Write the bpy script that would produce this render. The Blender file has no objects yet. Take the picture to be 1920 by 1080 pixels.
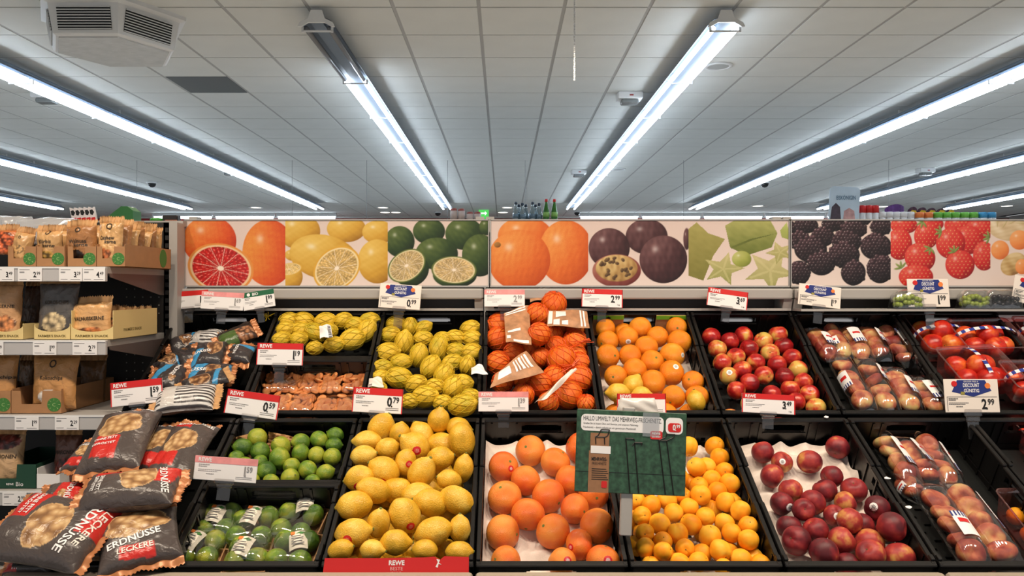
import bpy, math, random
import numpy as np
from mathutils import Vector, Matrix, Quaternion
from mathutils.bvhtree import BVHTree

random.seed(7)
RNG = np.random.default_rng(7)
scene = bpy.context.scene
COL = scene.collection

# ------------------------------------------------------------------ camera, world, exposure
F, CX, CY, HC = 1462.0, 944.0, 540.0, 1.6        # focal length and vanishing point in a 1920x1080 frame, eye height
cam_d = bpy.data.cameras.new('camera')
cam_d.sensor_width = 36.0
cam_d.lens = F * 36.0 / 1920.0
cam_d.shift_x = (960.0 - CX) / 1920.0
cam_d.clip_start = 0.02
cam = bpy.data.objects.new('camera', cam_d)
cam.location = (0, 0, HC)
cam.rotation_euler = (math.pi / 2, 0, 0)
COL.objects.link(cam)
scene.camera = cam

world = bpy.data.worlds.new('world')
scene.world = world
world.use_nodes = True
world.node_tree.nodes['Background'].inputs[0].default_value = (0.95, 0.97, 1.0, 1)
world.node_tree.nodes['Background'].inputs[1].default_value = 0.5

scene.view_settings.view_transform = 'Standard'
scene.view_settings.look = 'None'
scene.view_settings.gamma = 1.0
scene.view_settings.use_curve_mapping = False
scene.view_settings.exposure = 0.0
scene.cycles.max_bounces = 6
scene.cycles.diffuse_bounces = 3
scene.cycles.glossy_bounces = 3
scene.cycles.transparent_max_bounces = 24
scene.cycles.caustics_reflective = False
scene.cycles.caustics_refractive = False
scene.cycles.sample_clamp_indirect = 4.0

TUBE_STRENGTH = 19.0
SPOT_POWER = 82.0
SPOT_COLOR = (1.0, 0.84, 0.66)

# ------------------------------------------------------------------ colour and materials
def lin(c):
    out = []
    for v in c[:3]:
        v = v / 255.0
        out.append(v / 12.92 if v <= 0.04045 else ((v + 0.055) / 1.055) ** 2.4)
    return (*out, 1.0)

def lin_np(a):
    a = np.clip(np.asarray(a, float) / 255.0, 0, 1)
    return np.where(a <= 0.04045, a / 12.92, ((a + 0.055) / 1.055) ** 2.4)

MATS = {}
def mat(name, col, rough=0.5, metal=0.0, noise=0.0, nscale=20.0, bump=0.0, bscale=60.0, spec=0.5, coat=0.0):
    if name in MATS: return MATS[name]
    m = bpy.data.materials.new(name); m.use_nodes = True
    nt = m.node_tree; b = nt.nodes['Principled BSDF']
    c = lin(col)
    b.inputs['Base Color'].default_value = c
    b.inputs['Roughness'].default_value = rough
    b.inputs['Metallic'].default_value = metal
    b.inputs['Specular IOR Level'].default_value = spec
    if coat: b.inputs['Coat Weight'].default_value = coat
    if noise or bump:
        tc = nt.nodes.new('ShaderNodeTexCoord')
    if noise:
        n = nt.nodes.new('ShaderNodeTexNoise'); n.inputs['Scale'].default_value = nscale; n.inputs['Detail'].default_value = 4
        r = nt.nodes.new('ShaderNodeValToRGB')
        r.color_ramp.elements[0].position = 0.3; r.color_ramp.elements[1].position = 0.7
        r.color_ramp.elements[0].color = (*[v * (1 - noise) for v in c[:3]], 1)
        r.color_ramp.elements[1].color = (*[min(1, v * (1 + noise)) for v in c[:3]], 1)
        nt.links.new(tc.outputs['Object'], n.inputs['Vector']); nt.links.new(n.outputs['Fac'], r.inputs['Fac'])
        nt.links.new(r.outputs['Color'], b.inputs['Base Color'])
    if bump:
        n2 = nt.nodes.new('ShaderNodeTexNoise'); n2.inputs['Scale'].default_value = bscale; n2.inputs['Detail'].default_value = 3
        bp = nt.nodes.new('ShaderNodeBump'); bp.inputs['Strength'].default_value = bump; bp.inputs['Distance'].default_value = 0.002
        nt.links.new(tc.outputs['Object'], n2.inputs['Vector']); nt.links.new(n2.outputs['Fac'], bp.inputs['Height'])
        nt.links.new(bp.outputs['Normal'], b.inputs['Normal'])
    MATS[name] = m
    return m

def fruit_mat(name, stops, nscale=1.6, bump=0.25, bscale=30.0, rough=0.4, detail=3.0, spec=0.5, rnd=0.25, fine=0.0):
    """stops: list of (position, colour). Noise in fruit space, shifted for each fruit."""
    m = bpy.data.materials.new(name); m.use_nodes = True
    nt = m.node_tree; b = nt.nodes['Principled BSDF']
    b.inputs['Roughness'].default_value = rough
    b.inputs['Specular IOR Level'].default_value = spec
    tc = nt.nodes.new('ShaderNodeTexCoord'); oi = nt.nodes.new('ShaderNodeObjectInfo')
    n = nt.nodes.new('ShaderNodeTexNoise'); n.noise_dimensions = '4D'
    n.inputs['Scale'].default_value = nscale; n.inputs['Detail'].default_value = detail
    mu = nt.nodes.new('ShaderNodeMath'); mu.operation = 'MULTIPLY'; mu.inputs[1].default_value = 37.0
    nt.links.new(oi.outputs['Random'], mu.inputs[0]); nt.links.new(mu.outputs[0], n.inputs['W'])
    nt.links.new(tc.outputs['Object'], n.inputs['Vector'])
    ma = nt.nodes.new('ShaderNodeMath'); ma.operation = 'MULTIPLY_ADD'; ma.inputs[1].default_value = rnd; ma.inputs[2].default_value = -rnd / 2
    nt.links.new(oi.outputs['Random'], ma.inputs[0])
    ad = nt.nodes.new('ShaderNodeMath'); ad.operation = 'ADD'
    nt.links.new(n.outputs['Fac'], ad.inputs[0]); nt.links.new(ma.outputs[0], ad.inputs[1])
    last = ad
    n2 = nt.nodes.new('ShaderNodeTexNoise'); n2.inputs['Scale'].default_value = bscale; n2.inputs['Detail'].default_value = 2
    nt.links.new(tc.outputs['Object'], n2.inputs['Vector'])
    if fine:
        m2 = nt.nodes.new('ShaderNodeMath'); m2.operation = 'MULTIPLY_ADD'; m2.inputs[1].default_value = fine
        nt.links.new(n2.outputs['Fac'], m2.inputs[0]); nt.links.new(ad.outputs[0], m2.inputs[2]); last = m2
    r = nt.nodes.new('ShaderNodeValToRGB'); e = r.color_ramp.elements
    e[0].position, e[0].color = stops[0][0], lin(stops[0][1])
    e[1].position, e[1].color = stops[-1][0], lin(stops[-1][1])
    for p, c in stops[1:-1]:
        k = e.new(p); k.color = lin(c)
    nt.links.new(last.outputs[0], r.inputs['Fac']); nt.links.new(r.outputs['Color'], b.inputs['Base Color'])
    bp = nt.nodes.new('ShaderNodeBump'); bp.inputs['Strength'].default_value = bump; bp.inputs['Distance'].default_value = 0.04
    nt.links.new(n2.outputs['Fac'], bp.inputs['Height']); nt.links.new(bp.outputs['Normal'], b.inputs['Normal'])
    MATS[name] = m
    return m

def print_mat(name, rough=0.45, coat=0.0):
    """flat print held in a colour attribute"""
    m = bpy.data.materials.new(name); m.use_nodes = True
    nt = m.node_tree; b = nt.nodes['Principled BSDF']
    a = nt.nodes.new('ShaderNodeVertexColor'); a.layer_name = 'print'
    nt.links.new(a.outputs['Color'], b.inputs['Base Color'])
    b.inputs['Roughness'].default_value = rough
    if coat:
        tc = nt.nodes.new('ShaderNodeTexCoord'); n = nt.nodes.new('ShaderNodeTexNoise'); n.inputs['Scale'].default_value = 38; n.inputs['Distortion'].default_value = 1.2
        bp = nt.nodes.new('ShaderNodeBump'); bp.inputs['Strength'].default_value = coat; bp.inputs['Distance'].default_value = 0.006
        nt.links.new(tc.outputs['Object'], n.inputs['Vector']); nt.links.new(n.outputs['Fac'], bp.inputs['Height']); nt.links.new(bp.outputs['Normal'], b.inputs['Normal'])
    MATS[name] = m
    return m

def film_mat(name, tint=(255, 255, 255), gloss=0.12, rough=0.08, haze=0.0):
    m = bpy.data.materials.new(name); m.use_nodes = True
    nt = m.node_tree; nt.nodes.clear()
    out = nt.nodes.new('ShaderNodeOutputMaterial')
    tr = nt.nodes.new('ShaderNodeBsdfTransparent'); tr.inputs[0].default_value = lin(tint)
    gl = nt.nodes.new('ShaderNodeBsdfGlossy'); gl.inputs['Roughness'].default_value = rough
    gl.inputs['Color'].default_value = (1, 1, 1, 1)
    lw = nt.nodes.new('ShaderNodeLayerWeight'); lw.inputs['Blend'].default_value = 0.35
    ma = nt.nodes.new('ShaderNodeMath'); ma.operation = 'MULTIPLY_ADD'; ma.inputs[1].default_value = 0.45; ma.inputs[2].default_value = gloss
    nt.links.new(lw.outputs['Facing'], ma.inputs[0])
    mx = nt.nodes.new('ShaderNodeMixShader')
    nt.links.new(ma.outputs[0], mx.inputs[0]); nt.links.new(tr.outputs[0], mx.inputs[1]); nt.links.new(gl.outputs[0], mx.inputs[2])
    last = mx
    if haze:
        df = nt.nodes.new('ShaderNodeBsdfDiffuse'); df.inputs[0].default_value = lin(tint)
        m2 = nt.nodes.new('ShaderNodeMixShader'); m2.inputs[0].default_value = haze
        nt.links.new(mx.outputs[0], m2.inputs[1]); nt.links.new(df.outputs[0], m2.inputs[2]); last = m2
    nt.links.new(last.outputs[0], out.inputs[0])
    MATS[name] = m
    return m

def emit_mat(name, col, strength):
    m = bpy.data.materials.new(name); m.use_nodes = True
    nt = m.node_tree; nt.nodes.clear()
    out = nt.nodes.new('ShaderNodeOutputMaterial'); e = nt.nodes.new('ShaderNodeEmission')
    e.inputs[0].default_value = lin(col); e.inputs[1].default_value = strength
    nt.links.new(e.outputs[0], out.inputs[0]); MATS[name] = m
    return m

BLACK = mat('black_plastic', (17, 16, 16), 0.32, bump=0.15, bscale=90)
BLACK2 = mat('black_plastic_floor', (24, 26, 26), 0.4)
WHITE = mat('white_card', (238, 236, 236), 0.45)
OFFWHITE = mat('off_white_card', (236, 226, 216), 0.5)
INK = mat('black_ink', (22, 20, 20), 0.5)
FADEINK = mat('faded_ink', (150, 148, 148), 0.5)
FINEINK = mat('grey_ink', (110, 108, 108), 0.5)
RED = mat('red_print', (206, 34, 32), 0.4)
FADERED = mat('faded_red_print', (232, 150, 150), 0.45, noise=0.25, nscale=18)
REDGREEN = mat('green_print', (24, 96, 60), 0.4)
BLUEP = mat('blue_print', (34, 48, 120), 0.4)
ORANGEP = mat('orange_print', (236, 130, 60), 0.4)
STEEL = mat('grey_steel', (176, 174, 172), 0.35, metal=0.35)
STEEL2 = mat('grey_lacquer', (168, 164, 160), 0.45)
DARKMET = mat('dark_steel', (52, 46, 44), 0.45, metal=0.2)
KRAFT = mat('kraft_paper', (196, 150, 100), 0.7, noise=0.08, nscale=30)
KRAFTD = mat('kraft_paper_tan', (176, 132, 88), 0.7, noise=0.1, nscale=40)
CARTON = mat('brown_cardboard', (170, 124, 84), 0.8, noise=0.07, nscale=25)
CREAM = mat('cream_carton', (226, 202, 140), 0.65)
GREENC = mat('green_carton', (40, 104, 52), 0.55)
GREENB = mat('green_badge', (62, 122, 54), 0.6)
PULP = mat('moulded_pulp', (226, 214, 204), 0.85, noise=0.05, nscale=40, bump=0.5, bscale=220)
FILM = film_mat('clear_film')
FILMS = film_mat('soft_film', gloss=0.1, rough=0.2, haze=0.05)
ACRYL = film_mat('clear_acrylic', (232, 230, 230), gloss=0.03, rough=0.12, haze=0.012)
PINK = film_mat('pink_plastic', (244, 170, 166), gloss=0.07, rough=0.1, haze=0.08)
PRINT = print_mat('printed_film', 0.3, 0.55)
POSTER = print_mat('poster_print', 0.35)
COPPER = mat('copper_film', (186, 122, 78), 0.35, metal=0.2)
SILVER = mat('silver_film', (205, 205, 205), 0.3, metal=0.4)

# ------------------------------------------------------------------ mesh builder
class MB:
    def __init__(self):
        self.v = []; self.f = []; self.n = 0
    def add(self, verts, faces):
        verts = np.asarray(verts, float).reshape(-1, 3)
        self.v.append(verts)
        o = self.n
        self.f.extend([tuple(int(i) + o for i in f) for f in faces])
        self.n += len(verts)
        return self
    def box(self, x0, x1, y0, y1, z0, z1, M=None):
        v = np.array([(x, y, z) for z in (z0, z1) for y in (y0, y1) for x in (x0, x1)], float)
        if M is not None: v = xf(M, v)
        return self.add(v, [(0, 2, 3, 1), (4, 5, 7, 6), (0, 1, 5, 4), (2, 6, 7, 3), (0, 4, 6, 2), (1, 3, 7, 5)])
    def bbox(self, x0, x1, y0, y1, z0, z1, b=0.004, M=None):
        """box with its long vertical and top edges chamfered"""
        b = min(b, (x1 - x0) * .45, (y1 - y0) * .45, (z1 - z0) * .45)
        def ring(z, i):
            return [(x0 + b + i, y0 + i, z), (x1 - b - i, y0 + i, z), (x1 - i, y0 + b + i, z), (x1 - i, y1 - b - i, z),
                    (x1 - b - i, y1 - i, z), (x0 + b + i, y1 - i, z), (x0 + i, y1 - b - i, z), (x0 + i, y0 + b + i, z)]
        v = np.array(ring(z0, b * .6) + ring(z0 + b, 0) + ring(z1 - b, 0) + ring(z1, b * .6), float)
        if M is not None: v = xf(M, v)
        f = [tuple(range(7, -1, -1)), tuple(range(24, 32))]
        for k in range(3):
            for i in range(8):
                j = (i + 1) % 8
                f.append((k * 8 + i, k * 8 + j, k * 8 + 8 + j, k * 8 + 8 + i))
        return self.add(v, f)
    def prism(self, poly, h0, h1, M=None):
        n = len(poly)
        v = np.array([(x, y, h0) for x, y in poly] + [(x, y, h1) for x, y in poly], float)
        if M is not None: v = xf(M, v)
        f = [tuple(range(n - 1, -1, -1)), tuple(range(n, 2 * n))]
        f += [(i, (i + 1) % n, n + (i + 1) % n, n + i) for i in range(n)]
        return self.add(v, f)
    def lathe(self, prof, n=16, M=None):
        a = np.linspace(0, 2 * math.pi, n, endpoint=False)
        v = np.array([(r * math.cos(t), r * math.sin(t), z) for r, z in prof for t in a])
        if M is not None: v = xf(M, v)
        f = []
        for k in range(len(prof) - 1):
            for i in range(n):
                j = (i + 1) % n
                f.append((k * n + i, k * n + j, k * n + n + j, k * n + n + i))
        f.append(tuple(range(n - 1, -1, -1))); m = (len(prof) - 1) * n; f.append(tuple(range(m, m + n)))
        return self.add(v, f)
    def tube(self, pts, r, n=6, cap=True):
        pts = np.asarray(pts, float); rr = np.broadcast_to(np.asarray(r, float), (len(pts),))
        T = np.gradient(pts, axis=0); T /= np.linalg.norm(T, axis=1)[:, None] + 1e-12
        up = np.array([0.0, 0.0, 1.0]) if abs(T[0][2]) < 0.9 else np.array([1.0, 0, 0])
        vs = []
        for p, t, q in zip(pts, T, rr):
            a = np.cross(t, up); a /= np.linalg.norm(a) + 1e-12; b = np.cross(t, a)
            for k in range(n):
                th = 2 * math.pi * k / n
                vs.append(p + q * (math.cos(th) * a + math.sin(th) * b))
        f = []
        for k in range(len(pts) - 1):
            for i in range(n):
                j = (i + 1) % n
                f.append((k * n + i, k * n + j, k * n + n + j, k * n + n + i))
        if cap:
            f.append(tuple(range(n - 1, -1, -1))); m = (len(pts) - 1) * n; f.append(tuple(range(m, m + n)))
        return self.add(vs, f)
    def grid(self, P, flip=False):
        """P: (nv, nu, 3)"""
        nv, nu = P.shape[:2]
        i = np.arange(nv * nu).reshape(nv, nu)
        q = np.stack([i[:-1, :-1], i[:-1, 1:], i[1:, 1:], i[1:, :-1]], -1).reshape(-1, 4)
        if flip: q = q[:, ::-1]
        return self.add(P.reshape(-1, 3), q.tolist())
    def xform(self, M):
        self.v = [xf(M, v) for v in self.v]
        return self
    def mesh(self, name, mats, smooth=False, cols=None, angle=None):
        me = bpy.data.meshes.new(name)
        V = np.concatenate(self.v) if self.v else np.zeros((0, 3))
        me.from_pydata(V.tolist(), [], self.f)
        for m in (mats if isinstance(mats, (list, tuple)) else [mats]): me.materials.append(m)
        if smooth:
            me.polygons.foreach_set('use_smooth', [True] * len(me.polygons))
        if cols is not None:
            at = me.color_attributes.new('print', 'FLOAT_COLOR', 'POINT')
            c = np.ones((len(V), 4)); c[:, :3] = cols
            at.data.foreach_set('color', c.ravel())
        me.update()
        return me
    def build(self, name, mats, parent=None, smooth=False, cols=None, M=None):
        return obj(name, self.mesh(name, mats, smooth, cols), parent, M)

def xf(M, v):
    A = np.array(M)
    return np.asarray(v, float) @ A[:3, :3].T + A[:3, 3]

def obj(name, me, parent=None, M=None):
    o = bpy.data.objects.new(name, me); COL.objects.link(o)
    if parent is not None: o.parent = parent
    if M is not None: o.matrix_basis = M
    return o

def tag(o, label=None, cat=None, group=None, kind=None):
    if label: o['label'] = label
    if cat: o['category'] = cat
    if group: o['group'] = group
    if kind: o['kind'] = kind
    return o

def thing(name, label, cat, M=None, group=None):
    o = bpy.data.objects.new(name, None); COL.objects.link(o)
    o.empty_display_size = 0.05
    if M is not None: o.matrix_basis = M
    return tag(o, label, cat, group)

def basis(x, y, z, p):
    M = Matrix.Identity(4)
    for i in range(3):
        M[i][0] = x[i]; M[i][1] = y[i]; M[i][2] = z[i]; M[i][3] = p[i]
    return M

def T(x, y, z): return Matrix.Translation((x, y, z))

# lettering: flat outlines of the built-in font, made once for each string
_TXT = {}
def text2d(s, bold=0.0, res=2):
    k = (s, bold, res)
    if k in _TXT: return _TXT[k]
    cu = bpy.data.curves.new('lettering', 'FONT'); cu.body = s; cu.resolution_u = res; cu.offset = bold
    cu.size = 1.0; cu.fill_mode = 'FRONT'
    o = bpy.data.objects.new('lettering', cu)
    me = o.to_mesh()
    n = len(me.vertices); co = np.zeros(n * 3); me.vertices.foreach_get('co', co)
    co = co.reshape(-1, 3)[:, :2].copy(); fs = [tuple(p.vertices) for p in me.polygons]
    o.to_mesh_clear(); bpy.data.objects.remove(o); bpy.data.curves.remove(cu)
    if n:
        co -= co.min(0); ext = co.max(0)
    else:
        ext = np.array([1, 1])
    _TXT[k] = (co, fs, ext)
    return _TXT[k]

def put_text(mb, s, x, z, h, y=0.0, w=None, wf=1.0, align='l', bold=0.0, M=None, fn=None, ang=0.0):
    """lettering of cap height h in the local xz plane (facing -y); fn maps (x, z) to a surface"""
    co, fs, ext = text2d(s, bold)
    if not len(co): return 0
    sc = h / ext[1]; sx = sc * wf if w is None else w / ext[0]
    W_ = ext[0] * sx
    p = np.stack([co[:, 0] * sx, co[:, 1] * sc], 1)
    p[:, 0] -= {'l': 0, 'c': W_ / 2, 'r': W_}[align]
    if ang:
        c, s_ = math.cos(ang), math.sin(ang)
        p = p @ np.array([[c, s_], [-s_, c]])
    p += (x, z)
    if fn is not None: v = fn(p)
    else:
        v = np.stack([p[:, 0], np.full(len(p), y), p[:, 1]], 1)
        if M is not None: v = xf(M, v)
    mb.add(v, fs)
    return W_

# pixel helpers (1920x1080 frame) and the two sloping tiers
def W3(px, py, Y): return np.array([(px - CX) / F * Y, Y, HC - (py - CY) / F * Y])
class Tier:
    def __init__(s, yf, zf, deg, L):
        s.yf, s.zf, s.a, s.L = yf, zf, math.radians(deg), L
        s.c, s.s = math.cos(s.a), math.sin(s.a)
        s.N = np.array([0, -s.s, s.c]); s.U = np.array([0, s.c, s.s]); s.O = np.array([0, yf, zf])
    def P(s, x, t, n): return np.array([x, s.yf + t * s.c - n * s.s, s.zf + t * s.s + n * s.c])
    def ray(s, px, py, n):
        d = np.array([(px - CX) / F, 1.0, -(py - CY) / F]); o = np.array([0, 0, HC])
        k = (n - (o - s.O) @ s.N) / (d @ s.N)
        return o + k * d
    def loc(s, p):
        q = p - s.O
        return q[0], q @ s.U, q @ s.N
    def M(s, x, t, n): return basis((1, 0, 0), s.U, s.N, s.P(x, t, n))
LOW = Tier(2.10, 0.853, 28.0, 0.64)
UP = Tier(2.70, 1.166, 35.0, 0.585)
PITCH = 0.4167
def XB(k): return -1.328 + PITCH * k            # crate boundaries, k = 0 at the shelf unit
DEPTH = 0.13
ORD = ['zeroth', 'first', 'second', 'third', 'fourth', 'fifth', 'sixth', 'seventh', 'eighth', 'ninth', 'tenth', 'eleventh', 'twelfth', 'thirteenth']
# ------------------------------------------------------------------ the hall: floor, ceiling, walls
HZ = HC + 2.055                                  # ceiling height
TILE = 0.625; CX0 = -0.18; CY0 = 5.71
TILEM = mat('ceiling_tile', (214, 216, 212), 0.9, noise=0.025, nscale=3, bump=0.25, bscale=160)
RUNM = mat('ceiling_runner', (170, 170, 168), 0.6)
GAPM = mat('ceiling_void', (40, 40, 40), 0.9)
tag(MB().box(-14.5, 14.5, -3, 22.6, -0.05, 0.0).build('floor', mat('floor_tiles', (206, 202, 196), 0.4, noise=0.05, nscale=2)), 'pale grey shop floor', None, None, 'structure')
ceil = tag(MB().box(-14.5, 14.5, -3, 22.6, HZ + 0.012, HZ + 0.05).build('ceiling', GAPM), 'suspended ceiling of pale square panels', None, None, 'structure')
tm = MB().box(-TILE / 2 + 0.014, TILE / 2 - 0.014, -TILE / 2 + 0.0075, TILE / 2 - 0.0075, 0, 0.012).mesh('ceiling_tile', TILEM)
cells = []
for i in range(-23, 24):
    for j in range(-13, 27):
        x, y = CX0 + (i + .5) * TILE, CY0 + (j + .5) * TILE
        if abs(x) > 14.3 or y > 22.5 or y < -2.6: continue
        px, py = CX + x / y * F, CY - 2.055 / y * F
        seen = y > 5.2 and -60 < px < 1980
        cells.append((0 if seen else 1, y, abs(x), x, y, (i, j)))
cells.sort()
rest = MB()
for k, (a, b_, c_, x, y, ij) in enumerate(cells):
    if ij == (-5, 3):
        obj('dark_ceiling_tile', MB().box(-TILE / 2 + 0.014, TILE / 2 - 0.014, -TILE / 2 + 0.0075, TILE / 2 - 0.0075, 0, 0.012).mesh('dark_ceiling_tile', mat('dark_tile', (96, 100, 100), 0.8)), ceil, T(x, y, HZ))['label'] = 'dark grey ceiling panel'
    elif k < 300: obj('ceiling_tile', tm, ceil, T(x, y, HZ))
    else: rest.box(x - TILE / 2 + 0.014, x + TILE / 2 - 0.014, y - TILE / 2 + 0.0075, y + TILE / 2 - 0.0075, HZ, HZ + 0.012)
tag(rest.build('ceiling_tile_field', TILEM, ceil), None, None, None, 'stuff')
rm = MB().box(-0.0135, 0.0135, -2.9, 22.5, 0, 0.008).mesh('ceiling_runner', RUNM)
for i in range(-22, 24):
    obj('ceiling_runner', rm, ceil, T(CX0 + i * TILE, 0, HZ + 0.003))
WALLM = mat('wall_paint', (196, 192, 186), 0.8, noise=0.03, nscale=1.5)
wb = tag(MB().box(-14.5, 14.5, 22.4, 22.6, 0, HZ).build('wall_back', WALLM), 'far pale shop wall', None, None, 'structure')
MB().box(-14.5, 14.5, 22.36, 22.4, 2.6, HZ - 0.06).build('colour_band', mat('dark_red_band', (150, 36, 34), 0.6), wb)
tag(MB().box(-14.6, -14.5, -3, 22.6, 0, HZ).build('wall_left', WALLM), 'left pale shop wall', None, None, 'structure')
tag(MB().box(14.5, 14.6, -3, 22.6, 0, HZ).build('wall_right', WALLM), 'right pale shop wall', None, None, 'structure')

# ------------------------------------------------------------------ strip lights along the ceiling
TUBE_ON = emit_mat('lit_tube', (226, 240, 255), TUBE_STRENGTH)
TUBE_OFF = mat('unlit_tube', (120, 122, 126), 0.25)
LAMPM = mat('lamp_housing', (222, 224, 224), 0.4)
SEG = 1.46
REFLM = mat('lamp_reflector', (112, 124, 138), 0.5)
def strip_mesh():
    tubes = MB()
    a = np.linspace(0, 2 * math.pi, 8, endpoint=False)
    tubes.tube([(0, 0.03, 0), (0, SEG - 0.03, 0)], 0.019, 8)
    return tubes
tube_on = strip_mesh().mesh('tube', TUBE_ON, True)
tube_off = strip_mesh().mesh('tube', TUBE_OFF, True)
spine_m = MB().prism([(-0.045, 0), (0.045, 0), (0.03, 0.075), (-0.03, 0.075)], 0, SEG, Matrix(((1, 0, 0, 0), (0, 0, 1, 0), (0, 1, 0, 0), (0, 0, 0, 1)))).mesh('spine', REFLM)
def wing_mesh(s):
    m = MB(); th = np.linspace(0, 1, 7)
    pr = [(s * (0.045 + 0.072 * t), 0.034 - 0.034 * t ** 2.2) for t in th]
    P = np.array([[(x, y, z) for x, z in pr] for y in (0.0, SEG)])
    P2 = P + np.array([0, 0, 0.004])
    return m.grid(P).grid(P2, True).mesh('reflector', REFLM, True)
wings = [wing_mesh(-1), wing_mesh(1)]
clip_m = MB().box(-0.115, 0.115, -0.008, 0.008, -0.028, -0.018).box(-0.115, -0.1, -0.008, 0.008, -0.03, 0.012).box(0.1, 0.115, -0.008, 0.008, -0.03, 0.012).mesh('tube_clip', LAMPM)
cap_m = MB().prism([(-0.135, -0.03), (-0.12, 0.0), (-0.06, 0.03), (-0.04, 0.09), (0.04, 0.09), (0.06, 0.03), (0.12, 0.0), (0.135, -0.03), (0.11, -0.03), (0.06, 0.0), (-0.06, 0.0), (-0.11, -0.03)], -0.02, 0.0, Matrix(((1, 0, 0, 0), (0, 0, 1, 0), (0, 1, 0, 0), (0, 0, 0, 1)))).mesh('end_cap', LAMPM)
LZ = HZ - 0.125
lamps = [(-1.36, 9, 'strip light left of centre, its nearest tubes unlit'), (1.62, 9, 'strip light right of centre, lit over its full length'),
         (-4.43, 9, 'long strip light left, running to the left frame edge'), (4.57, 9, 'long strip light right, running to the upper right frame edge'),
         (-7.60, 9, 'second strip light from the left frame edge, above the kraft pouches'), (7.65, 9, 'second strip light from the right, above the round portrait sign'),
         (-10.7, 9, 'short far strip light at the left frame edge'), (10.7, 9, 'short far strip light at the right frame edge')]
for li, (x, n, lab) in enumerate(lamps):
    o = thing('strip_light', lab, 'lamp', T(x, 5.68, LZ), 'strip lights under the ceiling')
    obj('end_cap', cap_m, o, T(0, 0, 0))
    for k in range(n):
        y = k * SEG
        obj('spine', spine_m, o, T(0, y, 0.0))
        for s in (0, 1): obj('reflector', wings[s], o, T(0, y, 0))
        off = li == 0 and k == 0
        for s in (-1, 1):
            obj('tube', tube_off if off else tube_on, o, T(s * 0.085, y, -0.03))
        obj('tube_clip', clip_m, o, T(0, y + 0.02, -0.03))
        for yy in (0.4, 1.1):
            if k % 2 == 0: MB().box(-0.008, 0.008, -0.008, 0.008, 0.07, 0.128).build('hanger', LAMPM, o, M=T(0, y + yy, 0))
# row of strips across the far end
for k, x in enumerate([-9.6, -7.9, -6.2, 2.1, 3.8, 5.5, 7.2, 8.9]):
    o = thing('cross_strip_light', 'far cross strip light low on the ceiling, %s from left' % ORD[k + 1], 'lamp', T(x, 21.4, HZ - 0.09), 'cross strip lights at the far wall')
    MB().box(-0.02, 1.62, -0.04, 0.04, 0.0, 0.088).build('housing', LAMPM, o)
    MB().tube([(0.02, 0, -0.03), (1.58, 0, -0.03)], 0.03, 8).build('tube', TUBE_ON, o, True)

# ceiling fittings
DOWN = emit_mat('lit_downlight', (255, 244, 225), 5.0)
def downlight(px, py, lab):
    Y = F * 2.055 / (CY - py); p = W3(px, py, Y)
    o = thing('downlight', lab, 'lamp', T(p[0], Y, HZ), 'round downlights near the far wall')
    MB().lathe([(0.17, 0), (0.17, -0.02), (0.14, -0.025), (0.13, -0.012)], 20).build('bezel', LAMPM, o, True)
    MB().lathe([(0.128, -0.004), (0.128, -0.018)], 20).build('lens', DOWN, o)
for k, (px, py, lab) in enumerate([(240, 387, 'round downlight above the green carton on the left'), (480, 388, 'round downlight above the lemon poster, left'),
        (718, 388, 'upper round downlight of the trio above the lime poster'), (722, 397, 'lower left downlight of the trio above the lime poster'), (742, 397, 'lower right downlight of the trio above the lime poster'),
        (951, 388, 'round downlight left of the water bottles, upper'), (943, 397, 'round downlight left of the water bottles, lower'),
        (1421, 385, 'round downlight above the star fruit poster'), (1655, 386, 'round downlight right of the portrait sign'), (1888, 385, 'round downlight at the right frame edge')]):
    downlight(px, py, lab)

def emergency_box(px, py, lab):
    Y = F * 2.0 / (CY - py); x = (px - CX) / F * Y
    o = thing('emergency_light', lab, 'emergency light', T(x, Y, HZ), 'boxes fixed under the ceiling')
    MB().bbox(-0.13, 0.13, -0.09, 0.09, -0.075, 0, 0.01).build('housing', LAMPM, o)
    MB().bbox(-0.09, 0.09, -0.065, 0.065, -0.12, -0.075, 0.01).build('diffuser', mat('smoke_diffuser', (120, 124, 124), 0.15), o)
    MB().box(-0.01, 0.03, -0.092, -0.09, -0.05, -0.035).build('indicator', mat('indicator_red', (150, 40, 40), 0.4), o)
emergency_box(1180, 184, 'white emergency light box left of the right centre strip light, nearer one')
emergency_box(1085, 325, 'white emergency light box left of the right centre strip light, farther one')
emergency_box(1735, 322, 'white emergency light box between the two right strip lights')
emergency_box(88, 182, 'thin emergency light box under the long left strip light, nearer one')
emergency_box(432, 322, 'thin emergency light box under the long left strip light, farther one')
for px, py, lab in [(1347, 123, 'round ceiling speaker right of the centre strip light, nearer one'), (1160, 317, 'round ceiling speaker right of the centre strip light, farther one')]:
    Y = F * 2.055 / (CY - py)
    o = thing('ceiling_speaker', lab, 'speaker', T((px - CX) / F * Y, Y, HZ))
    MB().lathe([(0.125, 0), (0.125, -0.012), (0.1, -0.016), (0.098, -0.008)], 28).build('bezel', LAMPM, o, True)
    MB().lathe([(0.097, 0), (0.097, -0.01)], 28).build('grille', mat('speaker_grille', (168, 170, 168), 0.7), o)
for px, py, lab in [(285, 346, 'dark dome camera under the left ceiling'), (821, 401, 'dark dome camera left of the red cans'), (1434, 346, 'dark dome camera beside the long right strip light'), (1082, 400, 'dark dome camera right of the green bottles')]:
    Y = F * 2.0 / (CY - py)
    o = thing('dome_camera', lab, 'camera', T((px - CX) / F * Y, Y, HZ))
    MB().lathe([(0.1, 0), (0.1, -0.03), (0.08, -0.035)], 16).build('base', LAMPM, o, True)
    MB().lathe([(0.078, -0.03), (0.07, -0.07), (0.045, -0.1), (0.01, -0.115)], 16).build('dome', mat('black_dome', (16, 16, 18), 0.08), o, True)
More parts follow.
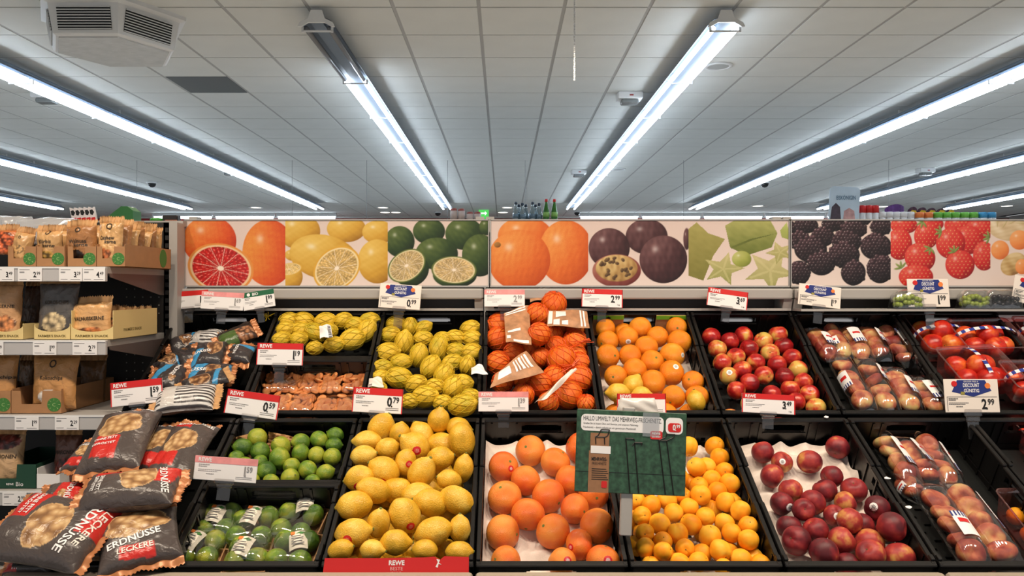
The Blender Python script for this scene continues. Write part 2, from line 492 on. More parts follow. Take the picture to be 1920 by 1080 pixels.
# air cassette
o = thing('ceiling_air_cassette', 'white air conditioning cassette with louvred sides under the ceiling', 'air conditioner', T(-2.96, 5.92, HZ))
hexa = lambda r: [(r * math.cos(math.radians(60 * k)), r * math.sin(math.radians(60 * k))) for k in range(6)]
m = MB(); rings = [(0.55, 0), (0.55, -0.03), (0.50, -0.045), (0.46, -0.25), (0.44, -0.262)]
vs = [(x, y, z) for r, z in rings for x, y in hexa(r)]
fs = [(k * 6 + i, k * 6 + 6 + i, k * 6 + 6 + (i + 1) % 6, k * 6 + (i + 1) % 6) for k in range(4) for i in range(6)] + [tuple(range(5, -1, -1)), tuple(range(24, 30))]
m.add(vs, fs); m.build('body', LAMPM, o)
MB().prism(hexa(0.42), -0.272, -0.258).build('bottom_panel', mat('cassette_panel', (206, 208, 206), 0.25, noise=0.06, nscale=14, bump=0.7, bscale=30), o)
LOUV = mat('louvre_dark', (26, 28, 30), 0.6)
for k in (3, 4, 5):
    a = math.radians(60 * k + 30); nx, ny = math.cos(a), math.sin(a)
    rr = 0.48 * math.cos(math.radians(30))
    tilt = math.atan2(0.04 * .866, 0.2)
    zax = Vector((nx * math.sin(tilt), ny * math.sin(tilt), math.cos(tilt)))
    xax = Vector((-ny, nx, 0)); yax = zax.cross(xax)
    M = basis(xax, yax, zax, (nx * rr, ny * rr, -0.148))
    sgn = 1 if yax.dot(Vector((nx, ny, 0))) > 0 else -1
    MB().box(-0.19, 0.19, -0.004, 0.004, -0.08, 0.08).build('louvre_opening', LOUV, o, M=M)
    for q in range(9):
        MB().box(-0.19, 0.19, sgn * 0.003 if sgn > 0 else -0.014, 0.014 if sgn > 0 else -0.003, -0.003, 0.003).build('louvre_slat', LAMPM, o, M=M @ T(0, 0, -0.075 + q * 0.01875))
# pull chain
o = MB(); zs = np.arange(2.93, HZ, 0.012)
for z in zs: o.box(-0.004, 0.004, -0.004, 0.004, z, z + 0.009, Matrix.Rotation(z * 40, 4, 'Z'))
o = o.build('pull_chain', LAMPM, M=T(0.455, 5.0, 0)); tag(o, 'thin white bead chain hanging from the ceiling at centre', 'chain')
# thin suspension wires from the ceiling
for k, x in enumerate([-5.9, -3.4, -2.2, -0.9, 0.35, 2.9, 4.6, 6.2]):
    y = 12.55
    o = MB().tube([(0, 0, -0.95), (0, 0, 0)], 0.003, 4).build('suspension_wire', mat('wire_grey', (120, 120, 120), 0.5), M=T(x, y, HZ))
    tag(o, 'thin wire hanging from the ceiling, %s from left' % ORD[k + 1], 'wire', 'suspension wires')
# exit sign
p = W3(907, 400, 20.5)
o = thing('exit_sign', 'small lit green exit sign above the lime poster', 'sign', T(p[0], 20.5, p[2]))
MB().box(-0.13, 0.13, 0, 0.06, -0.14, 0.14).build('panel', emit_mat('exit_green', (90, 220, 100), 1.0), o)
pm = MB(); pm.prism([(-0.08, -0.02), (0.03, -0.02), (0.03, -0.06), (0.09, 0), (0.03, 0.06), (0.03, 0.02), (-0.08, 0.02)], 0, 0.004, Matrix(((1, 0, 0, 0), (0, 0, -1, -0.001), (0, 1, 0, 0), (0, 0, 0, 1)))).build('arrow', emit_mat('exit_white', (240, 255, 240), 1.2), o)

# warm track spotlights over the produce (above the frame)
o = thing('spotlight_track', 'warm track spotlights above the produce display', 'lamp', T(0.3, 1.55, HZ - 0.25))
MB().box(-2.4, 2.4, -0.02, 0.02, 0, 0.03).build('rail', LAMPM, o)
for s in (-2.2, 0, 2.2): MB().box(s - .006, s + .006, -.006, .006, 0.03, 0.25).build('hanger', LAMPM, o)
for k in range(7):
    x = -2.1 + 0.7 * k
    MB().lathe([(0.02, 0), (0.045, -0.02), (0.05, -0.14), (0.046, -0.14), (0.04, -0.05)], 16).build('spot_head', LAMPM, o, True, M=T(x, 0, 0))
    ld = bpy.data.lights.new('spot_lamp', 'SPOT'); ld.energy = SPOT_POWER; ld.color = SPOT_COLOR
    ld.spot_size = math.radians(95); ld.spot_blend = 0.6; ld.shadow_soft_size = 0.08
    lo = bpy.data.objects.new('spot_lamp', ld); COL.objects.link(lo); lo.parent = o
    lo.location = (x, 0, -0.15)
    d = Vector((0, 2.5 - 1.55, 1.15 - (HZ - 0.4)))
    lo.rotation_mode = 'QUATERNION'; lo.rotation_quaternion = d.to_track_quat('-Z', 'Y')

# added unseen warm track behind the picture boards, to brighten the near ceiling
o = thing('spotlight_track', 'added unseen warm spotlights above the aisle behind the boards', 'lamp', T(0.3, 4.5, HZ - 0.22))
MB().box(-4.6, 4.6, -0.02, 0.02, 0, 0.03).build('rail', LAMPM, o)
for s in (-4.4, 0, 4.4): MB().box(s - .006, s + .006, -.006, .006, 0.03, 0.22).build('hanger', LAMPM, o)
for k in range(7):
    x = -4.2 + 1.4 * k
    MB().lathe([(0.02, 0), (0.045, -0.02), (0.05, -0.14), (0.046, -0.14), (0.04, -0.05)], 16).build('spot_head', LAMPM, o, True, M=T(x, 0, 0))
    ld = bpy.data.lights.new('spot_lamp', 'SPOT'); ld.energy = SPOT_POWER * 1.35; ld.color = SPOT_COLOR
    ld.spot_size = math.radians(130); ld.spot_blend = 0.5; ld.shadow_soft_size = 0.08
    lo = bpy.data.objects.new('spot_lamp', ld); COL.objects.link(lo); lo.parent = o
    lo.location = (x, 0, -0.15); lo.rotation_euler = (math.radians(14), 0, 0)

# ------------------------------------------------------------------ the produce stand: sloping decks, rails, uprights
for k in range(3):
    x0, x1 = XB(3 * k) + 0.004, XB(3 * k + 3) - 0.004
    nm = ['beside the nut shelf', 'in the middle, under the green sign', 'at the right frame edge'][k]
    o = thing('produce_stand', 'grey steel sloping produce stand bay %s' % nm, 'display stand', T(0, 0, 0), 'produce stand bays')
    for tier in (LOW, UP):
        M = tier.M(0, 0, -DEPTH - 0.006)
        MB().box(x0, x1, 0.0, tier.L, -0.02, 0, M).build('deck', DARKMET, o)
    MB().bbox(x0, x1, 2.05, 2.082, 0.62, 0.842, 0.006).build('front_rail', mat('warm_grey_rail', (168, 156, 140), 0.4), o)
    MB().box(x0, x1, 2.09, 3.2, 0.0, 0.55).build('plinth', DARKMET, o)
    MB().box(x0, x1, 3.262, 3.278, 0.5, 1.62).build('back_panel', mat('brown_grey_panel', (86, 76, 70), 0.5), o)
    MB().bbox(x0, x1, 3.14, 3.262, 1.555, 1.598, 0.006).build('top_beam', STEEL2, o)
    MB().box(x0, x1, 0, .003, -.014, .014, T(0, 3.216, 1.475) @ Matrix.Rotation(math.radians(-7), 4, 'X')).build('added_reflector', mat('bright_steel', (214, 210, 206), .22, metal=1.0), o)  # added steel strip, tilted to reflect light through the upper crates' hand-holes
    MB().box(x0, x1, 3.165 if k < 2 else 3.08, 3.262, 1.508, 1.517).build('lower_ledge', STEEL2, o)
    for x in (x0, x1 - 0.035):
        MB().prism([(3.165, 1.517), (3.262, 1.517), (3.262, 1.555), (3.15, 1.555)], x, x + 0.035, Matrix(((0, 0, 1, 0), (1, 0, 0, 0), (0, 1, 0, 0), (0, 0, 0, 1)))).build('bracket', STEEL2, o)
        MB().box(x, x + 0.035, 3.28, 3.33, 0, 1.9).build('upright', STEEL2, o)

# ------------------------------------------------------------------ black crates
def plate(mb, xs, ys, holes, z0, z1, axis='z'):
    """plate made of cells; cells listed in holes are left open"""
    for j in range(len(ys) - 1):
        i = 0
        while i < len(xs) - 1:
            if (i, j) in holes: i += 1; continue
            k = i
            while k + 1 < len(xs) - 1 and (k + 1, j) not in holes: k += 1
            a = (xs[i], xs[k + 1], ys[j], ys[j + 1], z0, z1)
            if axis == 'z': mb.box(*a)
            elif axis == 'y': mb.box(a[0], a[1], z0, z1, a[2], a[3])
            else: mb.box(z0, z1, a[0], a[1], a[2], a[3])
            i = k + 1
_crate = {}
def crate_meshes(Lc, rich):
    key = (round(Lc, 3), rich)
    if key in _crate: return _crate[key]
    w = PITCH / 2 - 0.003; d = DEPTH; t = 0.009
    fl = MB()
    nx = 13; ny = 19 if rich else 9
    xs = np.linspace(-w + t, w - t, nx + 1); ys = np.linspace(t, Lc - t, ny + 1)
    xs2 = [xs[0]]; 
    hx = []; hy = []
    X = [xs[0]]; Y = [ys[0]]
    for i in range(1, nx): X += [xs[i] - 0.011, xs[i] + 0.011]
    for j in range(1, ny): Y += [ys[j] - 0.005, ys[j] + 0.005]
    X.append(xs[-1]); Y.append(ys[-1])
    holes = {(2 * i + 1, 2 * j + 1) for i in range(1, nx - 2, 2) for j in range(1, ny - 1, 2)} | {(2 * i + 1, 2 * j + 1) for i in range(2, nx - 2, 2) for j in range(2, ny - 1, 2)}
    plate(fl, X, Y, holes, -d, -d + 0.006)
    base = fl.mesh('base', BLACK2)
    def end_wall(back):
        m = MB(); y0, y1 = (Lc - t, Lc) if back else (0, t)
        hw = 0.068
        plate(m, [-w, -0.15, -0.135, -hw, -hw + 0.01, hw - 0.01, hw, 0.135, 0.15, w], [-d, -0.09, -0.075, -0.05, -0.047, -0.023, -0.02, -0.004],
              {(3, 4), (4, 3), (4, 4), (4, 5), (5, 4), (1, 1), (7, 1)}, y0, y1, 'y')
        s = 1 if back else -1
        ya, yb = (Lc - t - 0.006, Lc + 0.004) if back else (-0.004, t + 0.006)
        m.bbox(-w, w, ya, yb, -0.006, 0.002, 0.003)
        yi = Lc - t - 0.004 if back else t
        for x in (-0.17, -0.115, -0.085, 0.085, 0.115, 0.17): m.box(x - 0.0035, x + 0.0035, yi, yi + 0.004, -d, -0.012)
        m.box(-hw - .006, hw + .006, yi, yi + 0.004, -0.056, -0.051)
        m.box(-w + .01, w - .01, yi, yi + 0.003, -0.104, -0.1)
        return m.mesh('back_wall' if back else 'front_wall', BLACK)
    def side_wall(s):
        m = MB(); x0, x1 = (w - t, w) if s > 0 else (-w, -w + t)
        c = Lc / 2; hw = min(0.06, Lc * .2)
        plate(m, [0, Lc * .12, Lc * .15, c - hw, c + hw, Lc * .85, Lc * .88, Lc], [-d, -0.09, -0.078, -0.05, -0.025, -0.004], {(3, 3), (1, 1), (5, 1)}, x0, x1, 'x')
        xa, xb = (w - t - 0.005, w) if s > 0 else (-w, -w + t + 0.005)
        # rim with raised ridges and a shallow dip in the middle
        m.bbox(xa, xb, 0, c - hw - .02, -0.006, 0.003, 0.003); m.bbox(xa, xb, c + hw + .02, Lc, -0.006, 0.003, 0.003)
        m.bbox(xa, xb, c - hw - .02, c + hw + .02, -0.012, -0.003, 0.003)
        xi = w - t - 0.004 if s > 0 else -w + t
        for k in range(int(Lc / 0.075)):
            y = 0.05 + k * 0.075
            m.box(xi, xi + 0.004, y - 0.0035, y + 0.0035, -d, -0.014)
        m.box(xi, xi + 0.003, 0.01, Lc - .01, -0.104, -0.1)
        for y in (0.012, Lc - 0.032): m.bbox(xa + .001, xb - .001, y, y + 0.02, 0.002, 0.009, 0.002)
        return m.mesh('side_wall', BLACK)
    _crate[key] = (base, end_wall(False), end_wall(True), side_wall(-1), side_wall(1))
    return _crate[key]
def crate(tier, k, t0, Lc, label, rich=False, n=0.0):
    x = XB(k) + PITCH / 2
    o = thing('produce_crate', label, 'crate', tier.M(x, t0, n), 'black plastic produce crates')
    for nm, me in zip(('base', 'front_wall', 'back_wall', 'side_wall', 'side_wall'), crate_meshes(Lc, rich)):
        obj(nm, me, o)
    return o
cl = LOW.L; cu = UP.L
crate(LOW, 0, 0, cl, 'black crate heaped with dark peanut bags at lower left')
crate(LOW, 1, 0, cl / 2 - .002, 'short black crate holding the wrapped lime packs')
crate(LOW, 1, cl / 2, cl / 2 - .002, 'short black crate holding the loose limes')
crate(LOW, 2, 0, cl, 'black crate of loose lemons with a red paper band')
crate(LOW, 3, 0, cl, 'black crate of grapefruits on a pulp tray')
crate(LOW, 4, 0, cl, 'black crate of loose apricots under the green sign')
crate(LOW, 5, 0, cl, 'black crate of dark peaches on a pulp tray')
crate(LOW, 6, 0, cl, 'black crate half empty, slotted floor showing beside flat peach packs', True)
crate(LOW, 7, 0, cl, 'black crate cut off by the lower right frame edge')
crate(UP, 0, 0, cu, 'black crate of blue and grey nut bags beside the nut shelf')
crate(UP, 1, 0, cu / 2 - .002, 'short black crate of dried apricot packs')
crate(UP, 1, cu / 2, cu / 2 - .002, 'short black crate of netted lemons at the back')
crate(UP, 2, 0, cu, 'black crate full of lemon nets')
crate(UP, 3, 0, cu, 'black crate full of orange nets')
crate(UP, 4, 0, cu, 'black crate of loose oranges')
crate(UP, 5, 0, cu, 'black crate of shiny red nectarines')
crate(UP, 6, 0, cu, 'black crate of flat peach packs in the upper tier')
crate(UP, 7, 0, cu, 'black crate of nectarine punnets with striped handles')
# ------------------------------------------------------------------ fruit shapes (unit size: equatorial radius 1, axis along z)
def sphere_grid(nu=28, nv=18):
    t = np.linspace(0.001, math.pi - 0.001, nv); p = np.linspace(0, 2 * math.pi, nu, endpoint=False)
    TT, PP = np.meshgrid(t, p, indexing='ij')
    return TT, PP
def wob(TT, PP, seed, amp, freq=3):
    r = np.random.default_rng(seed); out = np.zeros_like(TT)
    d = np.stack([np.sin(TT) * np.cos(PP), np.sin(TT) * np.sin(PP), np.cos(TT)], -1)
    for _ in range(7):
        k = r.normal(size=3) * freq; out += np.sin(d @ k + r.uniform(0, 6.3)) / 7
    return 1 + amp * out
FR = {}
def fruit_mesh(kind, var, m):
    key = (kind, var)
    if key in FR: return FR[key]
    nu, nv = (28, 18)
    TT, PP = sphere_grid(nu, nv)
    sd = hash(kind) % 1000 if False else sum(map(ord, kind)) * 7 + var
    R = wob(TT, PP, sd, {'lemon': .1, 'lime': .05, 'orange': .04, 'grapefruit': .035, 'peach': .05, 'nectarine': .06, 'apricot': .06, 'flat_peach': .06}[kind], 2.6 if kind == 'lemon' else 2.0)
    st = np.sin(TT); ct = np.cos(TT); x = st * np.cos(PP); y = st * np.sin(PP); z = ct.copy()
    if kind in ('lemon', 'lime'):
        el = {'lemon': (1.2, 1.3, 1.15, 1.36, 1.22), 'lime': (1.02, 1.1, 1.05, 1.12, 1.04)}[kind][var % 5]
        tip = {'lemon': (.2, .12, .28, .16, .08), 'lime': (.05, .08, .03, .1, .05)}[kind][var % 5]
        body = np.sign(z) * np.abs(z) ** .95 * el
        x *= R * st ** .05; y *= R * st ** .05
        z = body + tip * np.exp(-(TT / .34) ** 2) - tip * .5 * np.exp(-((math.pi - TT) / .3) ** 2)
        x *= 1 - .12 * np.exp(-((TT - .45) / .22) ** 2); y *= 1 - .12 * np.exp(-((TT - .45) / .22) ** 2)
    elif kind in ('orange', 'grapefruit'):
        z = z * {'orange': .97, 'grapefruit': .9}[kind]
        x *= R; y *= R; z *= R
        z -= .07 * np.exp(-(TT / .3) ** 2); z += .03 * np.exp(-((math.pi - TT) / .3) ** 2)
    else:
        g = .07 * np.exp(-(np.abs(((PP + math.pi) % (2 * math.pi)) - math.pi) / .22) ** 2) * st ** .5 * (.4 + .6 * (ct > -.6))
        q = R * (1 - g * {'apricot': 1.1, 'flat_peach': .5}.get(kind, 1.0))
        x *= q; y *= q
        e = {'peach': .95, 'nectarine': .98, 'apricot': 1.08, 'flat_peach': .62}[kind]
        z = z * q * e
        dp = {'peach': .24, 'nectarine': .2, 'apricot': .13, 'flat_peach': .26}[kind]
        z -= dp * np.exp(-(TT / .36) ** 2)
        if kind == 'apricot': z -= .05 * np.exp(-((math.pi - TT) / .25) ** 2) * -1
        if kind == 'flat_peach': z += .2 * np.exp(-((math.pi - TT) / .4) ** 2)
    P = np.stack([x, y, z], -1)
    mb = MB(); i = np.arange(nu * nv).reshape(nv, nu); j = np.roll(i, -1, 1)
    q = np.stack([i[:-1], i[1:], j[1:], j[:-1]], -1).reshape(-1, 4)
    mb.add(P.reshape(-1, 3), q.tolist()); mb.f.append(tuple(range(nu - 1, -1, -1))[::-1]); mb.f.append(tuple(range((nv - 1) * nu, nv * nu))[::-1])
    FR[key] = mb.mesh(kind, m, True)
    return FR[key]

M_LEMON = fruit_mat('lemon_skin', [(.25, (190, 148, 32)), (.5, (226, 174, 46)), (.75, (240, 202, 90))], 1.1, .2, 11, .36)
M_LEMONN = fruit_mat('netted_lemon_skin', [(.25, (192, 172, 38)), (.5, (226, 186, 44)), (.75, (238, 200, 62))], 1.0, .3, 14, .4)
M_LIME = fruit_mat('lime_skin', [(.3, (54, 92, 28)), (.5, (110, 144, 40)), (.72, (176, 178, 58))], .9, .3, 16, .3, rnd=.3)
M_ORANGE = fruit_mat('orange_skin', [(.3, (234, 128, 16)), (.6, (248, 152, 30)), (.8, (250, 172, 52))], 1.2, .36, 26, .34)
M_ORANGEN = fruit_mat('netted_orange_skin', [(.3, (228, 96, 14)), (.7, (240, 126, 28))], 1.2, .3, 26, .4)
M_GRAPE = fruit_mat('grapefruit_skin', [(.3, (232, 96, 38)), (.5, (240, 126, 44)), (.7, (244, 152, 62))], .8, .34, 30, .32)
M_PEACH = fruit_mat('peach_skin', [(.34, (88, 26, 34)), (.5, (138, 38, 44)), (.62, (176, 62, 54)), (.76, (214, 160, 84))], .9, .1, 60, .45, rnd=.3, spec=.4)
M_NECT = fruit_mat('nectarine_skin', [(.3, (120, 20, 26)), (.48, (176, 34, 34)), (.58, (206, 82, 52)), (.7, (222, 176, 88)), (.85, (206, 186, 96))], .9, .08, 40, .22, rnd=.34)
M_APRI = fruit_mat('apricot_skin', [(.3, (238, 142, 18)), (.55, (250, 176, 40)), (.8, (250, 196, 70))], .8, .1, 60, .5, spec=.3)
M_FLAT = fruit_mat('flat_peach_skin', [(.34, (150, 50, 46)), (.48, (200, 100, 72)), (.6, (228, 160, 104)), (.75, (232, 206, 132))], 1.0, .1, 50, .5, rnd=.2, spec=.3)
M_PNECT = fruit_mat('punnet_nectarine_skin', [(.3, (150, 24, 24)), (.5, (206, 48, 34)), (.66, (232, 110, 48)), (.8, (246, 176, 84))], .9, .08, 40, .25, rnd=.2)
KMAT = {'lemon': M_LEMON, 'lime': M_LIME, 'orange': M_ORANGE, 'grapefruit': M_GRAPE, 'peach': M_PEACH, 'nectarine': M_NECT, 'apricot': M_APRI, 'flat_peach': M_FLAT}
STEMM = mat('stem_brown', (92, 76, 40), 0.8)
STEMG = mat('stem_green', (110, 120, 56), 0.8)
stem_meshes = {
    'lemon': MB().lathe([(.1, -.03), (.13, .02), (.07, .05), (.03, .05)], 8).mesh('stem_button', STEMG),
    'lime': MB().lathe([(.1, -.03), (.12, .02), (.06, .045), (.03, .04)], 8).mesh('stem_button', STEMG),
    'orange': MB().lathe([(.1, -.03), (.1, .02), (.05, .03), (.02, .01)], 8).mesh('stem_button', STEMG),
    'grapefruit': MB().lathe([(.09, -.03), (.09, .02), (.05, .03), (.02, .01)], 8).mesh('stem_button', STEMG),
    'peach': MB().lathe([(.06, -.06), (.09, .0), (.04, .03)], 8).mesh('stem_cavity', STEMM),
    'nectarine': MB().lathe([(.06, -.06), (.08, .0), (.03, .03)], 8).mesh('stem_cavity', STEMM),
    'apricot': MB().lathe([(.06, -.06), (.08, .0), (.03, .03)], 8).mesh('stem_cavity', STEMM),
    'flat_peach': MB().lathe([(.08, -.06), (.1, .0), (.04, .03)], 8).mesh('stem_cavity', STEMM)}
STEMZ = {}
def stem_z(kind, me):
    k = me.name
    if k not in STEMZ:
        STEMZ[k] = (me.vertices[0].co.z, me.vertices[len(me.vertices) - 1].co.z)
    return STEMZ[k]

def axis_matrix(p, d, r, spin=0.0):
    d = Vector(d).normalized()
    q = d.to_track_quat('Z', 'Y') @ Quaternion((0, 0, 1), spin)
    return Matrix.Translation(Vector(p)) @ q.to_matrix().to_4x4() @ Matrix.Scale(r, 4)

def add_sticker(o, me, direction, rad, m, inner=None):
    """round label pressed on the skin, direction in world space"""
    R = o.matrix_basis.to_3x3().normalized()
    d = (R.inverted() @ Vector(direction)).normalized()
    bvh = BVHTree.FromPolygons([v.co for v in me.vertices], [p.vertices for p in me.polygons])
    a = d.orthogonal().normalized(); b = d.cross(a)
    def ringpts(rr, off, n=14):
        out = []
        for k in range(n):
            th = 2 * math.pi * k / n
            org = d * 2.6 + (a * math.cos(th) + b * math.sin(th)) * rr
            h = bvh.ray_cast(org, -d)[0]
            out.append((h if h is not None else org - d * 1.7) + d * off)
        return out
    def disc(rr, off):
        h = bvh.ray_cast(d * 2.6, -d)[0]; c = (h if h is not None else d) + d * off
        r1 = ringpts(rr * .55, off); r2 = ringpts(rr, off); n = 14
        vs = [c] + r1 + r2
        fs = [(0, 1 + k, 1 + (k + 1) % n) for k in range(n)] + [(1 + k, 15 + k, 15 + (k + 1) % n, 1 + (k + 1) % n) for k in range(n)]
        return MB().add([tuple(v) for v in vs], fs)
    s = disc(rad, .012).build('sticker', m, o)
    if inner is not None:
        pm = MB()
        for k in range(4):
            y0 = (-.42 + .26 * k) * rad; hw = rad * (.5 if k in (1, 2) else .34)
            pts = []
            for yy in (y0, y0 + .12 * rad):
                for q in range(4):
                    org = d * 2.6 + a * (hw * (-1 + 2 * q / 3)) + b * yy
                    hh = bvh.ray_cast(org, -d)[0]; pts.append(tuple((hh if hh is not None else org - d * 1.7) + d * .02))
            pm.add(pts, [(q, q + 1, q + 5, q + 4) for q in range(3)])
        pm.build('sticker_print', inner, s)
    return s

def rows_of(items, dia):
    """group by picture height into rows from the back, then left to right"""
    idx = sorted(range(len(items)), key=lambda i: items[i][1])
    rows = []; cur = []
    for i in idx:
        if cur and items[i][1] - items[cur[0]][1] > dia * .75: rows.append(cur); cur = []
        cur.append(i)
    rows.append(cur)
    out = {}
    for r, row in enumerate(rows):
        for c, i in enumerate(sorted(row, key=lambda i: items[i][0])): out[i] = (r + 1, c + 1, len(row))
    return out

def settle(P, R, P0, tier, kx, lo_n, hi_t=None, it=140):
    """push spheres apart, keep them over the crate floor and between its walls"""
    P = P.copy(); n = len(P)
    x0, x1 = XB(kx) + 0.016, XB(kx + 1) - 0.016
    for k in range(it):
        D = P[:, None] - P[None]; dist = np.linalg.norm(D, axis=2) + 1e-9
        want = (R[:, None] + R[None]) * .97
        ov = np.where(dist < want, want - dist, 0); np.fill_diagonal(ov, 0)
        P += (D / dist[..., None] * ov[..., None]).sum(1) * .3
        if k < it - 25: P += (P0 - P) * .06
        q = P - tier.O; nn = q @ tier.N
        low = np.maximum(lo_n + R - nn, 0); P += low[:, None] * tier.N
        tt = (P - tier.O) @ tier.U
        inside = nn < 0.02
        P[:, 0] = np.where(inside, np.clip(P[:, 0], x0 + R * .95, x1 - R * .95), P[:, 0])
        f = np.where(inside, np.maximum(.012 + R - tt, 0), 0); P += f[:, None] * tier.U
        bk = np.where(inside, np.maximum(tt - (tier.L - .014 - R), 0), 0); P -= bk[:, None] * tier.U
    return P

def pile(tier, kx, tr, items, kind, n0, lo_n, noun, where, cat, group, typ, stickers={}, under=0, axis=None, smat=None, sin=None, rmin=.82):
    """items in picture coordinates: (x, y, a, b[, tilt in degrees])"""
    x0, y0, s = tr
    px = [(x0 + it[0] * s, y0 + it[1] * s) for it in items]
    rad = []; P0 = []
    for it, (u, v) in zip(items, px):
        a, b = it[2] * s, (it[3] if len(it) > 3 else it[2]) * s
        hidden = a * b < .5 * (typ * s) ** 2
        r_px = typ * s if hidden else max(min(a, b) if kind in ('lemon',) else (a + b) / 2, rmin * typ * s)
        n = n0 - (.55 * r_px * tier.ray(u, v, n0)[1] / F if hidden else 0)
        p = tier.ray(u, v, n); r = r_px * p[1] / F
        P0.append(p); rad.append(r)
    P0 = np.array(P0); rad = np.array(rad)
    P = settle(P0, rad, P0, tier, kx, lo_n)
    rows = rows_of(px, 2 * typ * s)
    rr = np.random.default_rng(sum(map(ord, noun)) + kx)
    out = []
    for i, it in enumerate(items):
        var = int(rr.integers(0, 5)); me = fruit_mesh(kind, var, KMAT[kind])
        if len(it) > 4 and it[4] is not None:
            th = math.radians(it[4]); d = (math.cos(th), rr.uniform(-.35, .1), math.sin(th))
            if rr.random() < .5 and kind == 'lemon' and len(it) < 6: d = tuple(-c for c in d)
        else:
            d = rr.normal(size=3)
            d = (d[0], d[1] - .5, d[2] + .3)
        M = axis_matrix(P[i], d, rad[i], rr.uniform(0, 6.28))
        r_, c_, n_ = rows[i]
        lab = '%s, %s from left in %s row from the back of %s' % (noun, ORD[c_], ORD[r_], where)
        if i in stickers: lab = '%s with sticker, %s from left in %s row of %s' % (noun, ORD[c_], ORD[r_], where)
        o = obj(cat, me); o.matrix_basis = M
        tag(o, lab, cat.replace('_', ' '), group)
        z0, z1 = stem_z(kind, me)
        obj(stem_meshes[kind].name.split('.')[0], stem_meshes[kind], o, T(0, 0, z0))
        if i in stickers:
            st = stickers[i]
            add_sticker(o, me, (st[0], -1, st[1]), st[2] if len(st) > 2 else .24, smat, sin)
        out.append((P[i], rad[i]))
    if under:
        # fruit that fills the crate below the ones on top
        R0 = float(np.median(rad)); step = R0 * 2.02; c = []
        t = .02 + R0
        j = 0
        while t < (tier.L - R0 * .9) * under:
            x = XB(kx) + .02 + R0 + (R0 if j % 2 else 0)
            while x < XB(kx + 1) - .02 - R0 * .8:
                c.append(tier.P(x, t, lo_n + R0)); x += step
            t += step * .88; j += 1
        A = np.array([p for p, _ in out]); AR = np.array([r for _, r in out])
        k = 0
        for p in c:
            if (np.linalg.norm(A - p, axis=1) < (AR + R0) * .8).any(): continue
            # only where nothing covers it is it of use
            var = int(rr.integers(0, 5)); me = fruit_mesh(kind, var, KMAT[kind])
            o = obj(cat, me); o.matrix_basis = axis_matrix(p, rr.normal(size=3), R0, 0)
            tag(o, '%s half hidden beneath the others in %s' % (noun, where), cat.replace('_', ' '), group + ', lower layer')
            k += 1
    return out

TR6 = (600, 740, .3149); TR8 = (1060, 740, .3148); TRP = (1380, 760, .2964); TR7 = (880, 520, .2593); TRN = (1300, 520, .3229); TR5 = (320, 770, .2871); TR4 = (440, 560, .25)
REDST = mat('red_sticker', (200, 30, 40), 0.35); WHST = mat('white_sticker', (240, 238, 236), 0.35); GRST = mat('sticker_ink', (70, 74, 70), .5)

LEM = [(365, 175, 82, 78, 60), (258, 250, 75, 62, 0), (475, 230, 50, 60, 80), (635, 220, 95, 70, 120), (685, 110, 80, 65, 80), (815, 195, 95, 62, 170), (850, 280, 90, 80, 100),
       (250, 365, 88, 62, 15), (400, 320, 75, 60, 20), (570, 300, 92, 82, 140), (735, 285, 35, 25, 0), (210, 490, 85, 75, 10), (480, 420, 85, 65, 80), (388, 455, 95, 80, 150), (715, 380, 105, 70, 15),
       (870, 440, 75, 60, 80), (600, 468, 85, 78, 60), (335, 570, 110, 78, 160), (770, 510, 92, 62, 160), (205, 660, 105, 85, 10), (470, 570, 40, 30, 0), (560, 590, 60, 45, 0), (505, 720, 115, 92, 118),
       (670, 640, 98, 80, 165), (800, 630, 105, 82, 155), (350, 765, 90, 70, 80), (190, 830, 110, 88, 10), (675, 815, 100, 85, 20), (835, 800, 90, 65, 90), (450, 880, 100, 75, 0), (130, 915, 80, 62, 20),
       (310, 925, 75, 60, 0), (625, 925, 80, 62, 0), (830, 935, 80, 60, 0)]
pile(LOW, 2, TR6, LEM, 'lemon', .005, -DEPTH + .006, 'loose lemon', 'the lemon crate', 'lemon', 'loose lemons', 76,
     {9: (.25, -.1, .32), 11: (0, -.5, .32), 12: (.5, .1, .32), 13: (.0, -.8, .3), 26: (-.2, -.2, .32), 22: (.6, -.6, .28)}, 1, smat=REDST, sin=mat('sticker_pale', (230, 160, 160), .4))
GRF = [(1265, 340, 92), (1100, 435, 92), (1420, 430, 92), (1268, 540, 92), (1105, 618, 103), (1428, 622, 103), (1265, 725, 103), (1088, 822, 108), (1445, 832, 105), (1655, 720, 103), (1590, 690, 90),
       (1610, 895, 90), (1690, 935, 100), (1105, 1000, 95), (1440, 1000, 90), (1560, 340, 92), (1570, 520, 92), (1640, 575, 90), (1690, 420, 90)]
pile(LOW, 3, TR6, GRF, 'grapefruit', -.048, -DEPTH + .02, 'pink grapefruit', 'the grapefruit tray', 'grapefruit', 'loose grapefruits', 98,
     {1: (.6, .1, .2), 12: (.2, .4, .26), 11: (-.9, .1, .22), 14: (.4, .5, .28)}, 0, smat=REDST, sin=WHST)
